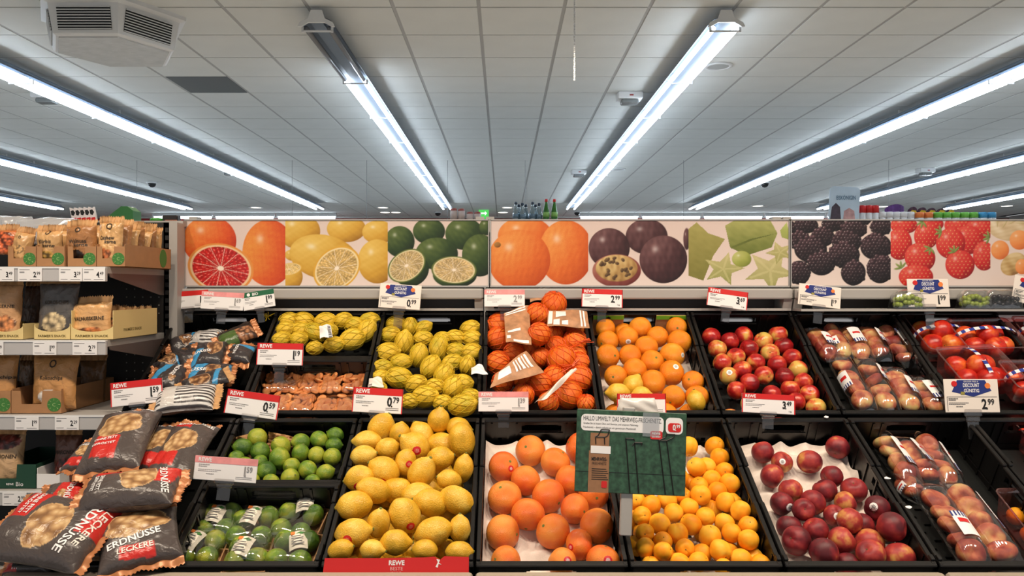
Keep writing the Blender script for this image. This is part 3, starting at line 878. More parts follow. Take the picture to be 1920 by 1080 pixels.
APR = [(735, 310, 45, 55), (940, 310, 62, 45), (962, 393, 52, 48), (864, 418, 50, 50), (780, 462, 55, 45), (990, 465, 57, 42), (882, 512, 48, 55), (818, 550, 62, 52), (985, 550, 57, 60), (785, 610, 62, 60), (905, 605, 45, 45),
       (975, 660, 60, 55), (735, 665, 52, 55), (865, 655, 35, 40), (1055, 620, 35, 40), (1060, 690, 60, 50), (1045, 730, 58, 60), (425, 630, 42, 40), (512, 660, 53, 58), (608, 630, 58, 40), (645, 700, 55, 58), (460, 720, 52, 57),
       (560, 770, 57, 68), (750, 770, 67, 58), (665, 830, 58, 65), (865, 740, 50, 50), (920, 760, 65, 52), (1145, 760, 57, 58), (1090, 810, 60, 55), (475, 825, 45, 45), (865, 850, 77, 58), (1000, 860, 45, 48), (585, 880, 60, 45),
       (490, 920, 50, 65), (720, 920, 55, 42), (1085, 905, 62, 60), (590, 955, 50, 50), (910, 945, 65, 65), (975, 905, 40, 40), (1200, 920, 55, 68), (660, 980, 62, 57), (785, 995, 60, 55), (1065, 985, 68, 55), (940, 1015, 60, 48),
       (1185, 1000, 57, 48), (520, 1005, 45, 35), (820, 945, 40, 30), (1150, 880, 30, 30), (740, 510, 38, 40), (700, 600, 45, 45), (600, 560, 50, 50), (500, 560, 50, 50), (690, 500, 50, 50)]
pile(LOW, 4, TR8, APR, 'apricot', -.052, -DEPTH + .012, 'ripe apricot', 'the apricot crate', 'apricot', 'loose apricots', 60, {}, .55, rmin=.95)
PEA = [(170, 295, 72), (290, 360, 60, 75), (228, 447, 70, 80), (465, 358, 82, 72), (702, 265, 75, 72), (605, 450, 72, 68), (745, 535, 87, 75), (355, 545, 72, 75), (560, 545, 75, 78), (298, 622, 70, 78), (490, 625, 82, 77), (690, 615, 78, 65),
       (418, 698, 78, 65), (630, 695, 75, 62), (860, 705, 85, 75), (505, 775, 82, 80), (360, 765, 60, 40), (720, 745, 82, 75), (985, 785, 68, 62), (405, 860, 90, 95), (660, 865, 90, 85), (875, 855, 100, 92), (1118, 835, 105, 80),
       (565, 940, 97, 85), (810, 940, 92, 85), (1065, 935, 103, 85), (820, 765, 40, 30), (690, 985, 40, 25)]
pile(LOW, 5, TRP, PEA, 'peach', -.052, -DEPTH + .02, 'dark red peach', 'the peach tray', 'peach', 'loose dark peaches', 80,
     {1: (-.3, .3, .28), 9: (.4, -.1, .34), 13: (-.1, .2, .34), 14: (-.9, .5, .32), 18: (.3, .6, .36)}, 0, smat=WHST, sin=GRST)
ORA = [(985, 368, 75, 65), (1010, 460, 82, 75), (1145, 428, 85, 75), (1265, 370, 88, 75), (1525, 350, 80, 70), (1565, 450, 87, 88), (1405, 445, 82, 75), (1285, 500, 90, 78), (1025, 570, 85, 90), (1165, 575, 80, 82), (1470, 555, 95, 85),
       (1330, 620, 88, 82), (1215, 665, 85, 88), (1065, 715, 88, 78), (1300, 745, 98, 95), (1475, 695, 92, 95), (1635, 755, 82, 78), (1690, 850, 90, 80), (1475, 865, 88, 82)]
pile(UP, 4, TR7, ORA, 'orange', -.035, -DEPTH + .012, 'loose orange', 'the orange crate', 'orange', 'loose oranges', 86, {2: (-.05, -.35, .24), 15: (.25, .75, .22), 10: (.95, .1, .2)}, 1, smat=WHST, sin=GRST)
pile(UP, 4, TR7, [(1075, 835, 82, 70, 0), (1180, 790, 42, 40, 60), (1245, 850, 80, 60, 0), (1640, 895, 75, 65, 100)], 'lemon', .0, -DEPTH + .012, 'stray yellow lemon', 'the orange crate', 'lemon', 'lemons among the oranges', 74, {}, 0)
NEC = [(108, 347, 42), (210, 370, 55, 45), (292, 340, 55, 42), (410, 378, 55, 45), (493, 335, 52, 42), (140, 417, 45), (323, 415, 58, 45), (450, 445, 52, 42), (530, 408, 55, 44), (243, 463, 57, 47), (580, 470, 57, 47), (170, 495, 44, 47), (362, 495, 58, 47),
       (488, 510, 55, 44), (280, 540, 58, 44), (410, 570, 58, 52), (210, 572, 44, 42), (533, 582, 63, 50), (630, 547, 55, 47), (325, 615, 62, 55), (250, 658, 52, 55), (675, 615, 65, 46), (570, 645, 62, 44), (455, 680, 55, 44), (600, 710, 54, 50),
       (700, 702, 62, 52), (790, 693, 57, 57), (330, 735, 50, 48), (520, 760, 50, 45)]
pile(UP, 5, TRN, NEC, 'nectarine', -.055, -DEPTH + .012, 'shiny red nectarine', 'the nectarine crate', 'nectarine', 'loose nectarines', 55, {16: (-.2, .6, .3)}, 1, smat=WHST, sin=GRST, rmin=1.0)
LIM = [(553, 187, 63), (447, 252, 60), (585, 268, 63), (400, 293, 55, 45), (718, 245, 70, 55), (712, 300, 66, 70), (850, 205, 60, 52), (848, 278, 58, 55), (968, 188, 58, 52), (1083, 133, 52, 50), (1067, 225, 54, 48), (965, 290, 55, 54), (1042, 300, 56, 60), (790, 365, 58, 52),
       (895, 385, 60, 60), (623, 395, 66, 60), (583, 340, 48, 45), (780, 435, 66, 52), (1010, 405, 56, 54), (658, 465, 55, 45), (925, 465, 55, 45), (530, 455, 50, 45), (480, 350, 55, 50), (430, 420, 55, 50)]
pile(LOW, 1, TR5, LIM, 'lime', -.038, -DEPTH + .02, 'loose green lime', 'the lime crate', 'lime', 'loose limes', 60, {}, 0)

# ------------------------------------------------------------------ moulded pulp trays under the fruit
def pulp_tray(tier, kx, label, p=.105, dep=.025, t0=.02, t1=None, n=-.1, xa=.018, xb=.018):
    t1 = t1 or tier.L - .03
    xs = np.linspace(XB(kx) + xa, XB(kx + 1) - xb, 70); ts = np.linspace(t0, t1, 100)
    X, TT = np.meshgrid(xs, ts)
    u = (X - xs[0]) / p; v = (TT - t0) / p
    h = np.cos(2 * math.pi * (u + .5 * (np.floor(v) % 2) * 0)) * np.cos(2 * math.pi * v * .5) 
    h = np.maximum(np.abs(np.sin(math.pi * u)) * np.abs(np.sin(math.pi * v)), 0) ** 1.2
    edge = np.minimum(np.minimum(X - xs[0], xs[-1] - X), np.minimum(TT - t0, t1 - TT))
    H = n - dep * h + .012 * np.exp(-edge / .006) + .003 * np.sin(9 * u + 5 * v)
    P = np.stack([X, tier.yf + TT * tier.c - H * tier.s, tier.zf + TT * tier.s + H * tier.c], -1)
    m = MB().grid(P).grid(P - np.array(tier.N) * .0025, True)
    return tag(m.build('pulp_tray', PULP, None, True), label, 'tray')
pulp_tray(LOW, 3, 'white moulded pulp tray under the grapefruits', n=-.082)
pulp_tray(LOW, 5, 'beige moulded pulp tray under the dark peaches', p=.088, n=-.088)
pulp_tray(LOW, 4, 'white moulded pulp tray under the apricots', p=.08, n=-.1)
# cream paper liner under the oranges
tag(MB().box(XB(4) + .015, XB(5) - .015, 0.02, UP.L - .02, -DEPTH + .007, -DEPTH + .01, UP.M(0, 0, 0)).build('paper_liner', PULP), 'pale paper sheet lining the orange crate', 'paper')
# carton flaps of the orange crate: brown with a bright green edge
for k, (px, py, lab) in enumerate([(1140, 607, 'left brown carton flap with green edge behind the oranges'), (1257, 605, 'right brown carton flap with green edge behind the oranges')]):
    p = UP.ray(px, py, -.04)
    o = thing('carton_flap', lab, 'carton', basis((1, 0, 0), UP.N * -1 @ np.eye(3) if False else -UP.U, UP.N, UP.P(p[0], UP.L - .022, -.04)), 'orange carton flaps')
    MB().box(-.062, .062, -.003, .003, -.06, .04).build('flap', CARTON, o)
    MB().box(-.062, .062, .003, .0045, .022, .041).build('green_edge', mat('leaf_green', (110, 190, 50), .5), o)
    MB().prism([(-.01, 0), (0, .008), (.01, 0), (0, -.008)], .0046, .006, Matrix(((1, 0, 0, 0), (0, 0, 1, 0), (0, 1, 0, .03), (0, 0, 0, 1)))).build('leaf_mark', INK, o)
# kraft paper behind the limes
for k, (px, py, a, lab) in enumerate([(455, 845, 15, 'left crumpled kraft paper sheet behind the limes'), (527, 835, -12, 'right crumpled kraft paper sheet behind the limes')]):
    p = LOW.ray(px, py, -.05)
    U, V = np.meshgrid(np.linspace(-1, 1, 14), np.linspace(-1, 1, 14))
    r = np.random.default_rng(k)
    Z = .012 * np.sin(3 * U + k) * np.cos(2.3 * V) + .006 * r.normal(size=U.shape)
    P = np.stack([U * .055, V * .04, Z], -1)
    M = LOW.M(p[0], 0, 0); M = basis((1, 0, 0), LOW.N * .8 + LOW.U * .6, LOW.U * -.8 + LOW.N * .6, LOW.P(p[0], LOW.L - .075, -.06)) @ Matrix.Rotation(math.radians(a), 4, 'Z')
    tag(MB().grid(P).grid(P - np.array([0, 0, .001]), True).build('kraft_sheet', KRAFTD, None, False, M=M), lab, 'paper')
# ------------------------------------------------------------------ picture boards above the crates: the photographs are flat print
class Paint:
    def __init__(s, x0, x1, y0, y1, bg, tr):
        s.w = int(round(x1 - x0)); s.h = int(round(y1 - y0))
        s.X, s.Y = np.meshgrid(np.linspace(x0, x1, s.w), np.linspace(y0, y1, s.h))
        g = (s.Y - y0) / (y1 - y0)
        s.C = np.array(bg[0], float) * (1 - g[..., None]) + np.array(bg[1], float) * g[..., None]
        s.tr = tr; s.r = np.random.default_rng(int(x0))
        k = s.r.normal(size=(10, 2)) * .35; ph = s.r.uniform(0, 6.3, 10)
        s.tex = sum(np.sin(s.X * a + s.Y * b + p) for (a, b), p in zip(k, ph)) / 5
        s.fine = s.r.normal(size=s.X.shape)
    def uv(s, cx, cy, rx, ry, rot):
        x0, y0, sc = s.tr; cx, cy, rx, ry = x0 + cx * sc, y0 + cy * sc, rx * sc, ry * sc
        c, n = math.cos(math.radians(rot)), math.sin(math.radians(rot))
        dx, dy = s.X - cx, s.Y - cy
        return (c * dx + n * dy) / rx, (-n * dx + c * dy) / ry, min(rx, ry)
    def lay(s, col, a): s.C = s.C * (1 - a[..., None]) + col * a[..., None]
    def ball(s, cx, cy, rx, ry, cols, rot=0, light=(-.45, -.55), tex=.06, hl=.5, rough=0.0):
        u, v, mn = s.uv(cx, cy, rx, ry, rot); d = np.sqrt(u * u + v * v)
        nz = np.sqrt(np.clip(1 - d * d, 0, 1))
        c, n = math.cos(math.radians(rot)), math.sin(math.radians(rot))
        gx, gy = c * u - n * v, n * u + c * v
        sh = np.clip(.5 + .5 * (gx * light[0] + gy * light[1]) + .28 * (nz - .5) + tex * s.tex + rough * s.fine, 0, 1)
        k = sh[..., None] * 2
        c0, c1, c2 = [np.array(q, float) for q in cols]
        col = np.where(k < 1, c0 * (1 - k) + c1 * k, c1 * (2 - k) + c2 * (k - 1))
        h = np.exp(-(((gx + .33) ** 2 + (gy + .42) ** 2) / .018)) * hl
        col = col * (1 - h[..., None]) + 255 * h[..., None]
        s.lay(col, np.clip((1 - d) * mn, 0, 1))
    def cut(s, cx, cy, rx, ry, rind, pith, flesh, rot=0, nseg=11, hi=(255, 240, 220)):
        u, v, mn = s.uv(cx, cy, rx, ry, rot); d = np.sqrt(u * u + v * v); th = np.arctan2(v, u)
        s.lay(np.array(rind, float) * np.ones(3), np.clip((1 - d) * mn, 0, 1))
        s.lay(np.array(pith, float) * np.ones(3), np.clip((.93 - d) * mn, 0, 1))
        ray = np.abs(np.sin(th * nseg / 2)) ; st = np.sin(th * 37 + d * 9) * .5 + np.sin(th * 23 - d * 31 + s.tex * 3) * .5
        col = np.array(flesh, float) * (1 + .16 * st[..., None] + .12 * s.tex[..., None])
        col = np.where((ray < .09 / np.maximum(d, .12) * .9)[..., None], np.array(hi, float) * .6 + np.array(flesh, float) * .4, col)
        col = np.where((st > .72)[..., None], col * .6 + np.array(hi, float) * .4, col)
        s.lay(col, np.clip((.86 - d) * mn, 0, 1))
        s.lay(np.array(hi, float) * np.ones(3), np.clip((.11 - d) * mn, 0, 1))
    def poly(s, pts, c0, c1):
        x0, y0, sc = s.tr; P = [(x0 + x * sc, y0 + y * sc) for x, y in pts]
        ins = np.zeros(s.X.shape, bool); n = len(P)
        for i in range(n):
            (xa, ya), (xb, yb) = P[i], P[(i + 1) % n]
            cr = (ya > s.Y) != (yb > s.Y)
            with np.errstate(divide='ignore', invalid='ignore'):
                ins ^= cr & (s.X < (xb - xa) * (s.Y - ya) / (yb - ya + 1e-9) + xa)
        ys = [p[1] for p in P]; g = np.clip((s.Y - min(ys)) / (max(ys) - min(ys) + 1e-6) + .1 * s.tex, 0, 1)[..., None]
        s.lay(np.array(c0, float) * (1 - g) + np.array(c1, float) * g, ins.astype(float))
    def star(s, cx, cy, r, rot, c0, c1):
        s.poly([(cx + (r if k % 2 == 0 else r * .45) * math.cos(math.radians(rot + 36 * k)), cy + .8 * (r if k % 2 == 0 else r * .45) * math.sin(math.radians(rot + 36 * k))) for k in range(10)], c0, c1)
        u, v, mn = s.uv(cx, cy, r, r * .8, 0); th = np.arctan2(v, u); d = np.hypot(u, v)
        for k in range(5):
            a = math.radians(rot + 72 * k); dd = np.abs(np.angle(np.exp(1j * (th - a))))
            s.lay(np.array((214, 206, 150), float) * np.ones(3), ((dd < .05 / np.maximum(d, .1)) & (d < .8)).astype(float) * .5)

BG = ((226, 206, 198), (238, 220, 212))
T3 = (320, 390, .3229); T4 = (900, 370, .3125); T5 = (1440, 340, .25)
GRC = [(172, 34, 14), (226, 88, 34), (246, 168, 84)]; ORC = [(186, 66, 14), (226, 110, 40), (248, 176, 90)]
LEC = [(150, 100, 20), (214, 164, 56), (246, 214, 120)]; LIC = [(14, 24, 12), (44, 66, 28), (120, 136, 70)]
PAC = [(34, 16, 18), (74, 42, 44), (130, 92, 92)]; STC = [(110, 120, 40), (160, 168, 76), (214, 212, 140)]
RDC = [(120, 10, 14), (206, 40, 36), (238, 110, 90)]; PHC = [(200, 90, 40), (236, 140, 70), (250, 190, 130)]
def p_grapefruit(p):
    p.ball(225, 190, 158, 145, GRC, rough=.03); p.ball(570, 260, 155, 195, [(190, 44, 16), (224, 96, 36), (242, 168, 70)], light=(-.8, -.2), rough=.03)
    p.cut(290, 350, 195, 145, (232, 150, 70), (244, 206, 160), (196, 36, 34), 12, 12)
def p_lemon(p):
    p.ball(745, 135, 125, 105, LEC); p.ball(1020, 120, 115, 80, LEC); p.ball(1205, 140, 95, 70, LEC)
    p.ball(1200, 310, 115, 130, LEC); p.ball(700, 275, 40, 32, LEC, 15); p.ball(890, 285, 205, 130, LEC, 12)
    p.cut(965, 350, 150, 118, (226, 172, 60), (244, 222, 170), (206, 172, 104), -38); p.ball(690, 400, 78, 80, LEC); p.cut(690, 355, 74, 36, (232, 186, 80), (244, 222, 170), (230, 196, 120), -10)
def p_lime(p):
    for a in [(1330, 195, 88, 92), (1500, 135, 95, 78), (1705, 150, 112, 95), (1835, 110, 45, 50), (1795, 275, 105, 125), (1545, 265, 125, 95)]: p.ball(*a, LIC)
    p.ball(1400, 365, 105, 90, LIC, -30); p.cut(1370, 335, 122, 88, (96, 110, 50), (226, 214, 168), (196, 170, 116), -35)
    p.ball(1650, 390, 130, 75, LIC); p.cut(1645, 360, 134, 82, (100, 112, 54), (230, 216, 172), (200, 172, 118), 3)
def p_orange(p):
    p.ball(270, 230, 165, 115, ORC); p.ball(515, 330, 165, 195, ORC, light=(-.6, -.45), rough=.03); p.ball(235, 375, 188, 182, ORC, rough=.03)
    p.ball(105, 285, 22, 18, [(90, 50, 20), (150, 100, 40), (190, 140, 80)], hl=0)
def p_passion(p):
    p.ball(1000, 235, 128, 108, PAC, tex=.12); p.ball(775, 305, 125, 122, PAC, tex=.12); p.ball(1240, 250, 22, 70, PAC); p.ball(1100, 372, 145, 145, PAC, tex=.12)
    p.ball(820, 440, 148, 100, [(90, 30, 28), (150, 80, 70), (196, 140, 120)], hl=0)
    p.ball(820, 425, 128, 82, [(150, 110, 60), (196, 160, 100), (226, 200, 140)], hl=0, tex=.3)
    r = p.r
    for k in range(26):
        a = r.uniform(0, 6.28); q = r.uniform(.15, .82) ** .6
        p.ball(820 + 116 * q * math.cos(a), 425 + 70 * q * math.sin(a), 15, 11, [(40, 24, 18), (86, 60, 36), (150, 120, 70)], r.uniform(0, 180), hl=.2)
def p_star(p):
    p.poly([(1250, 190), (1300, 150), (1370, 215), (1470, 250), (1400, 350), (1340, 500), (1250, 470)], (172, 164, 92), (128, 124, 56))
    p.poly([(1470, 170), (1540, 130), (1740, 135), (1785, 215), (1750, 300), (1600, 350), (1500, 300)], (178, 178, 104), (104, 116, 46))
    p.poly([(1500, 300), (1620, 250), (1785, 215), (1640, 255), (1510, 310)], (90, 100, 40), (110, 120, 50))
    p.ball(1570, 370, 60, 50, STC); p.poly([(1800, 200), (1840, 150), (1870, 260), (1810, 240)], (190, 200, 110), (150, 160, 80))
    p.star(1460, 430, 130, -75, (206, 196, 138), (150, 152, 82)); p.star(1740, 440, 165, -60, (212, 200, 148), (158, 156, 90)); p.star(1800, 330, 90, -40, (204, 192, 134), (160, 158, 90))
def p_black(p):
    for cx, cy, rx, ry in [(170, 350, 50, 52), (285, 330, 95, 62), (490, 320, 92, 55), (700, 290, 80, 40), (850, 340, 85, 66), (640, 360, 105, 72), (410, 415, 90, 78), (240, 445, 82, 76), (590, 450, 115, 90), (320, 510, 125, 100),
                           (810, 490, 120, 102), (570, 550, 120, 100), (400, 612, 105, 96), (235, 685, 85, 92), (840, 655, 102, 112), (640, 685, 95, 98)]:
        p.ball(cx, cy, rx, ry, [(14, 8, 10), (32, 22, 24), (54, 40, 42)], hl=0)
        g = 26
        for j in range(-6, 7):
            for i in range(-6, 7):
                x, y = (i + .5 * (j % 2)) * g + p.r.uniform(-4, 4), j * g * .87 + p.r.uniform(-4, 4)
                
                q = 1.15 - .75 * (y / ry) - .3 * (x / rx)
                if (x / rx) ** 2 + (y / ry) ** 2 < .9: p.ball(cx + x, cy + y, 15.5, 15.5, [(6, 4, 5), (34 * q, 22 * q, 25 * q), (78 * q, 58 * q, 62 * q)], hl=min(.85, .6 * max(q, .2)))
def p_straw(p):
    def berry(cx, cy, rx, ry, rot):
        p.ball(cx, cy, rx, ry, RDC, rot, hl=.55)
        for j in range(-5, 6):
            for i in range(-5, 6):
                x, y = (i + .5 * (j % 2)) * 30, j * 24
                if (x / rx) ** 2 + (y / ry) ** 2 < .8: p.ball(cx + x, cy + y, 6, 7, [(150, 60, 20), (226, 150, 90), (250, 210, 160)], hl=0)
    def leaf(cx, cy, rot):
        for k in range(4): p.ball(cx + 26 * math.cos(rot + k * .8), cy + 26 * math.sin(rot + k * .8), 34, 10, [(70, 90, 40), (120, 140, 70), (170, 180, 110)], math.degrees(rot + k * .8), hl=0)
    for a in [(1020, 330, 105, 66, 0), (1230, 320, 90, 60, 0), (1440, 330, 120, 80, 0), (1590, 360, 110, 90, 0), (985, 470, 98, 122, 0), (1190, 405, 95, 108, 20), (1500, 440, 120, 110, 0), (1370, 465, 112, 118, 10), (1620, 560, 85, 112, 0), (1140, 572, 118, 112, 20), (1440, 625, 112, 110, 10), (1110, 715, 132, 92, 0)]: berry(*a)
    for a in [(1160, 300, 1), (1300, 380, 2), (1220, 500, 1), (1400, 530, 3), (1000, 650, 3), (1660, 420, 2)]: leaf(*a)
def p_phys(p):
    p.ball(1830, 330, 190, 120, [(190, 160, 120), (214, 190, 150), (236, 220, 190)], hl=0, tex=.3)
    for a in [(1740, 515, 70, 74), (1885, 440, 75, 75), (1910, 620, 55, 66), (2000, 560, 70, 70), (2150, 480, 80, 80), (2300, 560, 80, 80)]: p.ball(*a, PHC)
    p.ball(1840, 620, 105, 80, [(150, 110, 60), (196, 160, 100), (226, 200, 150)], -35, hl=0, tex=.35); p.ball(1905, 640, 52, 60, PHC)
    p.ball(2150, 620, 120, 80, [(150, 110, 60), (196, 160, 100), (226, 200, 150)], 20, hl=0, tex=.35)
    for k in range(5): p.ball(1720 + 60 * k, 300 + 12 * (k % 2), 9, 50, [(150, 120, 70), (200, 180, 130), (230, 215, 180)], 30 * k, hl=0)
YB = 3.19
boards = [(345, 917, 'picture board of grapefruit, lemon and lime photographs', [(345, 535, p_grapefruit, T3, 'grapefruit photograph'), (535, 727, p_lemon, T3, 'lemon photograph'), (727, 917, p_lime, T3, 'lime photograph')]),
          (919, 1480, 'picture board of orange, passion fruit and star fruit photographs', [(919, 1103, p_orange, T4, 'orange photograph'), (1103, 1291, p_passion, T4, 'passion fruit photograph'), (1291, 1480, p_star, T4, 'star fruit photograph')]),
          (1482, 2048, 'picture board of blackberry, strawberry and physalis photographs', [(1482, 1670, p_black, T5, 'blackberry photograph'), (1670, 1857, p_straw, T5, 'strawberry photograph'), (1857, 2048, p_phys, T5, 'physalis photograph')])]
for xa, xb, lab, posters in boards:
    a, b = W3(xa, 412, YB), W3(xb, 536, YB)
    o = thing('picture_board', lab, 'sign', T(0, 0, 0), 'picture boards above the crates')
    MB().box(a[0] + .003, b[0] - .003, YB + .002, YB + .03, b[2] + .002, a[2] - .002).build('backing', STEEL2, o)
    fr = MB(); z0, z1 = b[2], a[2]
    fr.box(a[0], b[0], YB - .004, YB + .034, z1 - .003, z1 + .002).box(a[0], b[0], YB - .006, YB + .034, z0 - .006, z0 + .001).box(a[0], a[0] + .004, YB - .004, YB + .034, z0, z1).box(b[0] - .004, b[0], YB - .004, YB + .034, z0, z1)
    fr.build('frame', STEEL, o)
    for pa, pb, fn, tr, pl in posters:
        p = Paint(pa, pb, 412, 536, BG, tr); fn(p)
        Pz = np.stack([(p.X - CX) / F * YB, np.full(p.X.shape, YB), HC - (p.Y - CY) / F * YB], -1)
        MB().grid(Pz, True).build('poster', POSTER, o, False, lin_np(p.C.reshape(-1, 3) * .93))['label'] = pl

# ------------------------------------------------------------------ price cards on clear clips
def price_text(mb, price, xr, z, h):
    """big figure, point and raised cents; right aligned at xr"""
    a, c = price.split('.')
    wc = put_text(mb, c, xr, z + h * .4, h * .6, wf=.82, align='r', bold=.022)
    x = xr - wc - h * .04
    mb.box(x - h * .13, x, -.0002, 0, z - h * .02, z + h * .11)
    put_text(mb, a, x - h * .05, z, h, wf=.78, align='r', bold=.03)
def price_card(px, py, wpx, hpx, roll, style, price, Y, label, kg=False, clip=True, yaw=0.0, pitch=-8.0, holder=.07, nocard=False):
    w, h = wpx / F * Y, hpx / F * Y
    p = W3(px, py, Y)
    M = T(*p) @ Matrix.Rotation(math.radians(-roll), 4, 'Y') @ Matrix.Rotation(math.radians(yaw), 4, 'Z') @ Matrix.Rotation(math.radians(pitch), 4, 'X')
    # root at the lower edge
    o = thing('price_card', label, 'price tag', M @ T(0, 0, -h / 2), 'price cards on clips')
    hw = w / 2
    fade = 'fade' in style
    disc = 'disc' in style
    MB().bbox(-hw, hw, 0, .003, 0, h, .002).build('card', OFFWHITE if disc else WHITE, o)
    red = {'red': RED, 'fade': FADERED, 'bio': REDGREEN}.get(style)
    ink = FADEINK if fade else INK
    fine = MB(); pr = MB(); lines = MB()
    y = -.0006
    Z = lambda m: m.xform(T(0, y * 2, 0))
    hb = 0
    if red:
        hb = h * .28
        m = MB().box(-hw, hw, y, 0, h - hb, h)
        m.box(-hw, -hw + w * .02, y, 0, 0, h).box(hw - w * .02, hw, y, 0, 0, h) if style == 'red' else None
        m.build('header_band', red, o)
        tx = MB(); put_text(tx, 'BIO' if style == 'bio' else 'REWE', -hw + w * (.32 if style == 'bio' else .06), h - hb * .8, hb * .6, bold=.025, wf=.95); tx.xform(T(0, y * 2, 0))
        if style == 'bio': tx.lathe([(hb * .34, 0), (hb * .34, .0005)], 14, Matrix(((1, 0, 0, -hw + w * .2), (0, 0, 1, y * 2 - .0005), (0, 1, 0, h - hb * .5), (0, 0, 0, 1))))
        tx.build('header_lettering', WHITE, o)
        ph = h * .4; pz = h * .27; xr = hw - w * .07
    else:
        m = MB(); q = [(-.36, .62), (-.25, .97), (.26, .97), (.37, .65), (0.03, .47)]
        m.prism([(x * w, z * h) for x, z in q], 0, .0006, Matrix(((1, 0, 0, 0), (0, 0, -1, 0), (0, 1, 0, 0), (0, 0, 0, 1)))); m.build('banner', BLUEP, o)
        tx = MB()
        put_text(tx, 'GROSSER PREIS &', 0, h * .905, h * .045, w=w * .27, align='c'); put_text(tx, 'DISCOUNT', 0, h * .755, h * .12, w=w * .3, align='c', bold=.02); put_text(tx, 'GÜNSTIG', 0, h * .6, h * .13, w=w * .28, align='c', bold=.02)
        tx.xform(T(0, -.0012, 0)).build('banner_lettering', WHITE, o)
        for s, c in ((-.31, RED), (.3, ORANGEP)):
            MB().lathe([(h * .085, 0), (h * .085, .0016)], 16, Matrix(((1, 0, 0, s * w), (0, 0, -1, 0), (0, 1, 0, h * (.86 if s < 0 else .8)), (0, 0, 0, 1)))).build('fruit_mark', c, o)
        MB().box(-.2 * w, -.13 * w, -.0014, 0, h * .53, h * .62).build('flower_mark', mat('olive_print', (150, 140, 60), .5), o)
        e = .004 * w / .15
        lines.box(-hw * .92, hw * .92, y, 0, h * .46, h * .475); lines.box(-hw * .92, -hw * .9, y, 0, h * .04, h * .46)
        ph = h * .31; pz = h * .1; xr = hw - w * .1
    if price:
        price_text(pr, price, xr, pz, ph); pr.xform(T(0, y * 2, 0)).build('price_figures', ink, o)
    zt = (h - hb) if red else h * .46
    for k, (l, zz, b) in enumerate([(.17, .1, 1.6), (.13, .2, 1.6), (.36, .38, 1), (.3, .47, 1), (.12, .62, 1.4)]):
        z = zt - zz * zt
        x = -hw + w * (.07 if k < 4 else .2)
        xx = x; rr = np.random.default_rng(k + int(px))
        while xx < x + l * w:
            g = w * rr.uniform(.012, .035); lines.box(xx, min(xx + g, x + l * w), y, 0, z - h * .011 * b, z + h * .011 * b); xx += g + w * .006
    for zz in (.2, .13):
        lines.box(xr - w * .26, xr, y, 0, h * zz, h * (zz + .02)) if red and not kg else None
    if lines.n: lines.build('fine_print', FINEINK if not fade else FADEINK, o)
    if kg:
        m = MB(); put_text(m, '1 kg', xr, h * .1, h * .09, align='r', bold=.02); m.xform(T(0, y * 2, 0)).build('unit_lettering', ink, o)
    if clip:
        m = MB(); cw = w * .16
        m.bbox(-cw, cw, -.004, .006, -h * .12, h * .1, .003).bbox(-cw * .8, cw * .8, -.002, .008, -h * .28, -h * .12, .003)
        m.box(-cw * .65, cw * .65, .004, .0065, -h * .8, -h * .28)
        m.build('clear_clip', ACRYL, o)
    return o
price_card(352, 562, 78, 33, 4, 'red', '1.19', 3.13, 'red headed card at upper left, partly covered by a faded card')
price_card(417, 564, 80, 33, -3, 'fade', '1.69', 3.10, 'faded red card reading 1.69 at upper left')
price_card(485, 562, 60, 33, 9, 'bio', '1.99', 3.10, 'green headed BIO card reading 1.99')
price_card(750, 556, 78, 46, -4, 'disc', '0.99', 3.1, 'blue banner discount card reading 0.99 under the lime photograph')
price_card(946, 559, 76, 32, 0, 'fade', '2.99', 3.1, 'faded red card reading 2.99 above the orange nets')
price_card(1129, 559, 77, 34, -2, 'red', '2.99', 3.1, 'red headed card reading 2.99 above the loose oranges', True)
price_card(1364, 560, 76, 34, -8, 'red', '3.69', 3.1, 'tilted red headed card reading 3.69 above the nectarines', True)
price_card(1537, 555, 80, 40, -7, 'disc', '1.19', 3.1, 'tilted discount card reading 1.19 under the blackberry photograph')
price_card(1741, 549, 78, 53, 0, 'disc', '1.99', 3.1, 'discount card reading 1.99 under the strawberry photograph')
price_card(1938, 548, 78, 50, -14, 'disc', '1.99', 3.1, 'discount card cut off by the right frame edge')
price_card(256, 736, 98, 45, 6, 'red', '1.59', 2.66, 'red headed card reading 1.59 at the blue nut bags')
price_card(473, 758, 100, 45, -8, 'red', '0.59', 2.66, 'tilted red headed card reading 0.59 above the limes')
price_card(525, 664, 87, 41, -1, 'red', '1.19', 2.87, 'red headed card reading 1.19 above the dried apricots')
price_card(708, 751, 94, 46, -3, 'red', '0.79', 2.62, 'red headed card reading 0.79 above the loose lemons')
price_card(944, 753, 94, 37, 0, 'fade', '1.39', 2.66, 'faded red card reading 1.39 above the grapefruits')
price_card(1203, 757, 92, 38, 0, 'red', None, 2.66, 'red headed card half hidden behind the green sign')
price_card(1441, 757, 100, 36, -3, 'red', '3.49', 2.64, 'red headed card reading 3.49 above the dark peaches', True)
price_card(1822, 742, 102, 62, 0, 'disc', '2.99', 2.64, 'large discount card reading 2.99 below the nectarine punnets')
price_card(423, 880, 118, 44, -4, 'fade', '1.59', 2.33, 'faded red card reading 1.59 in front of the loose limes')

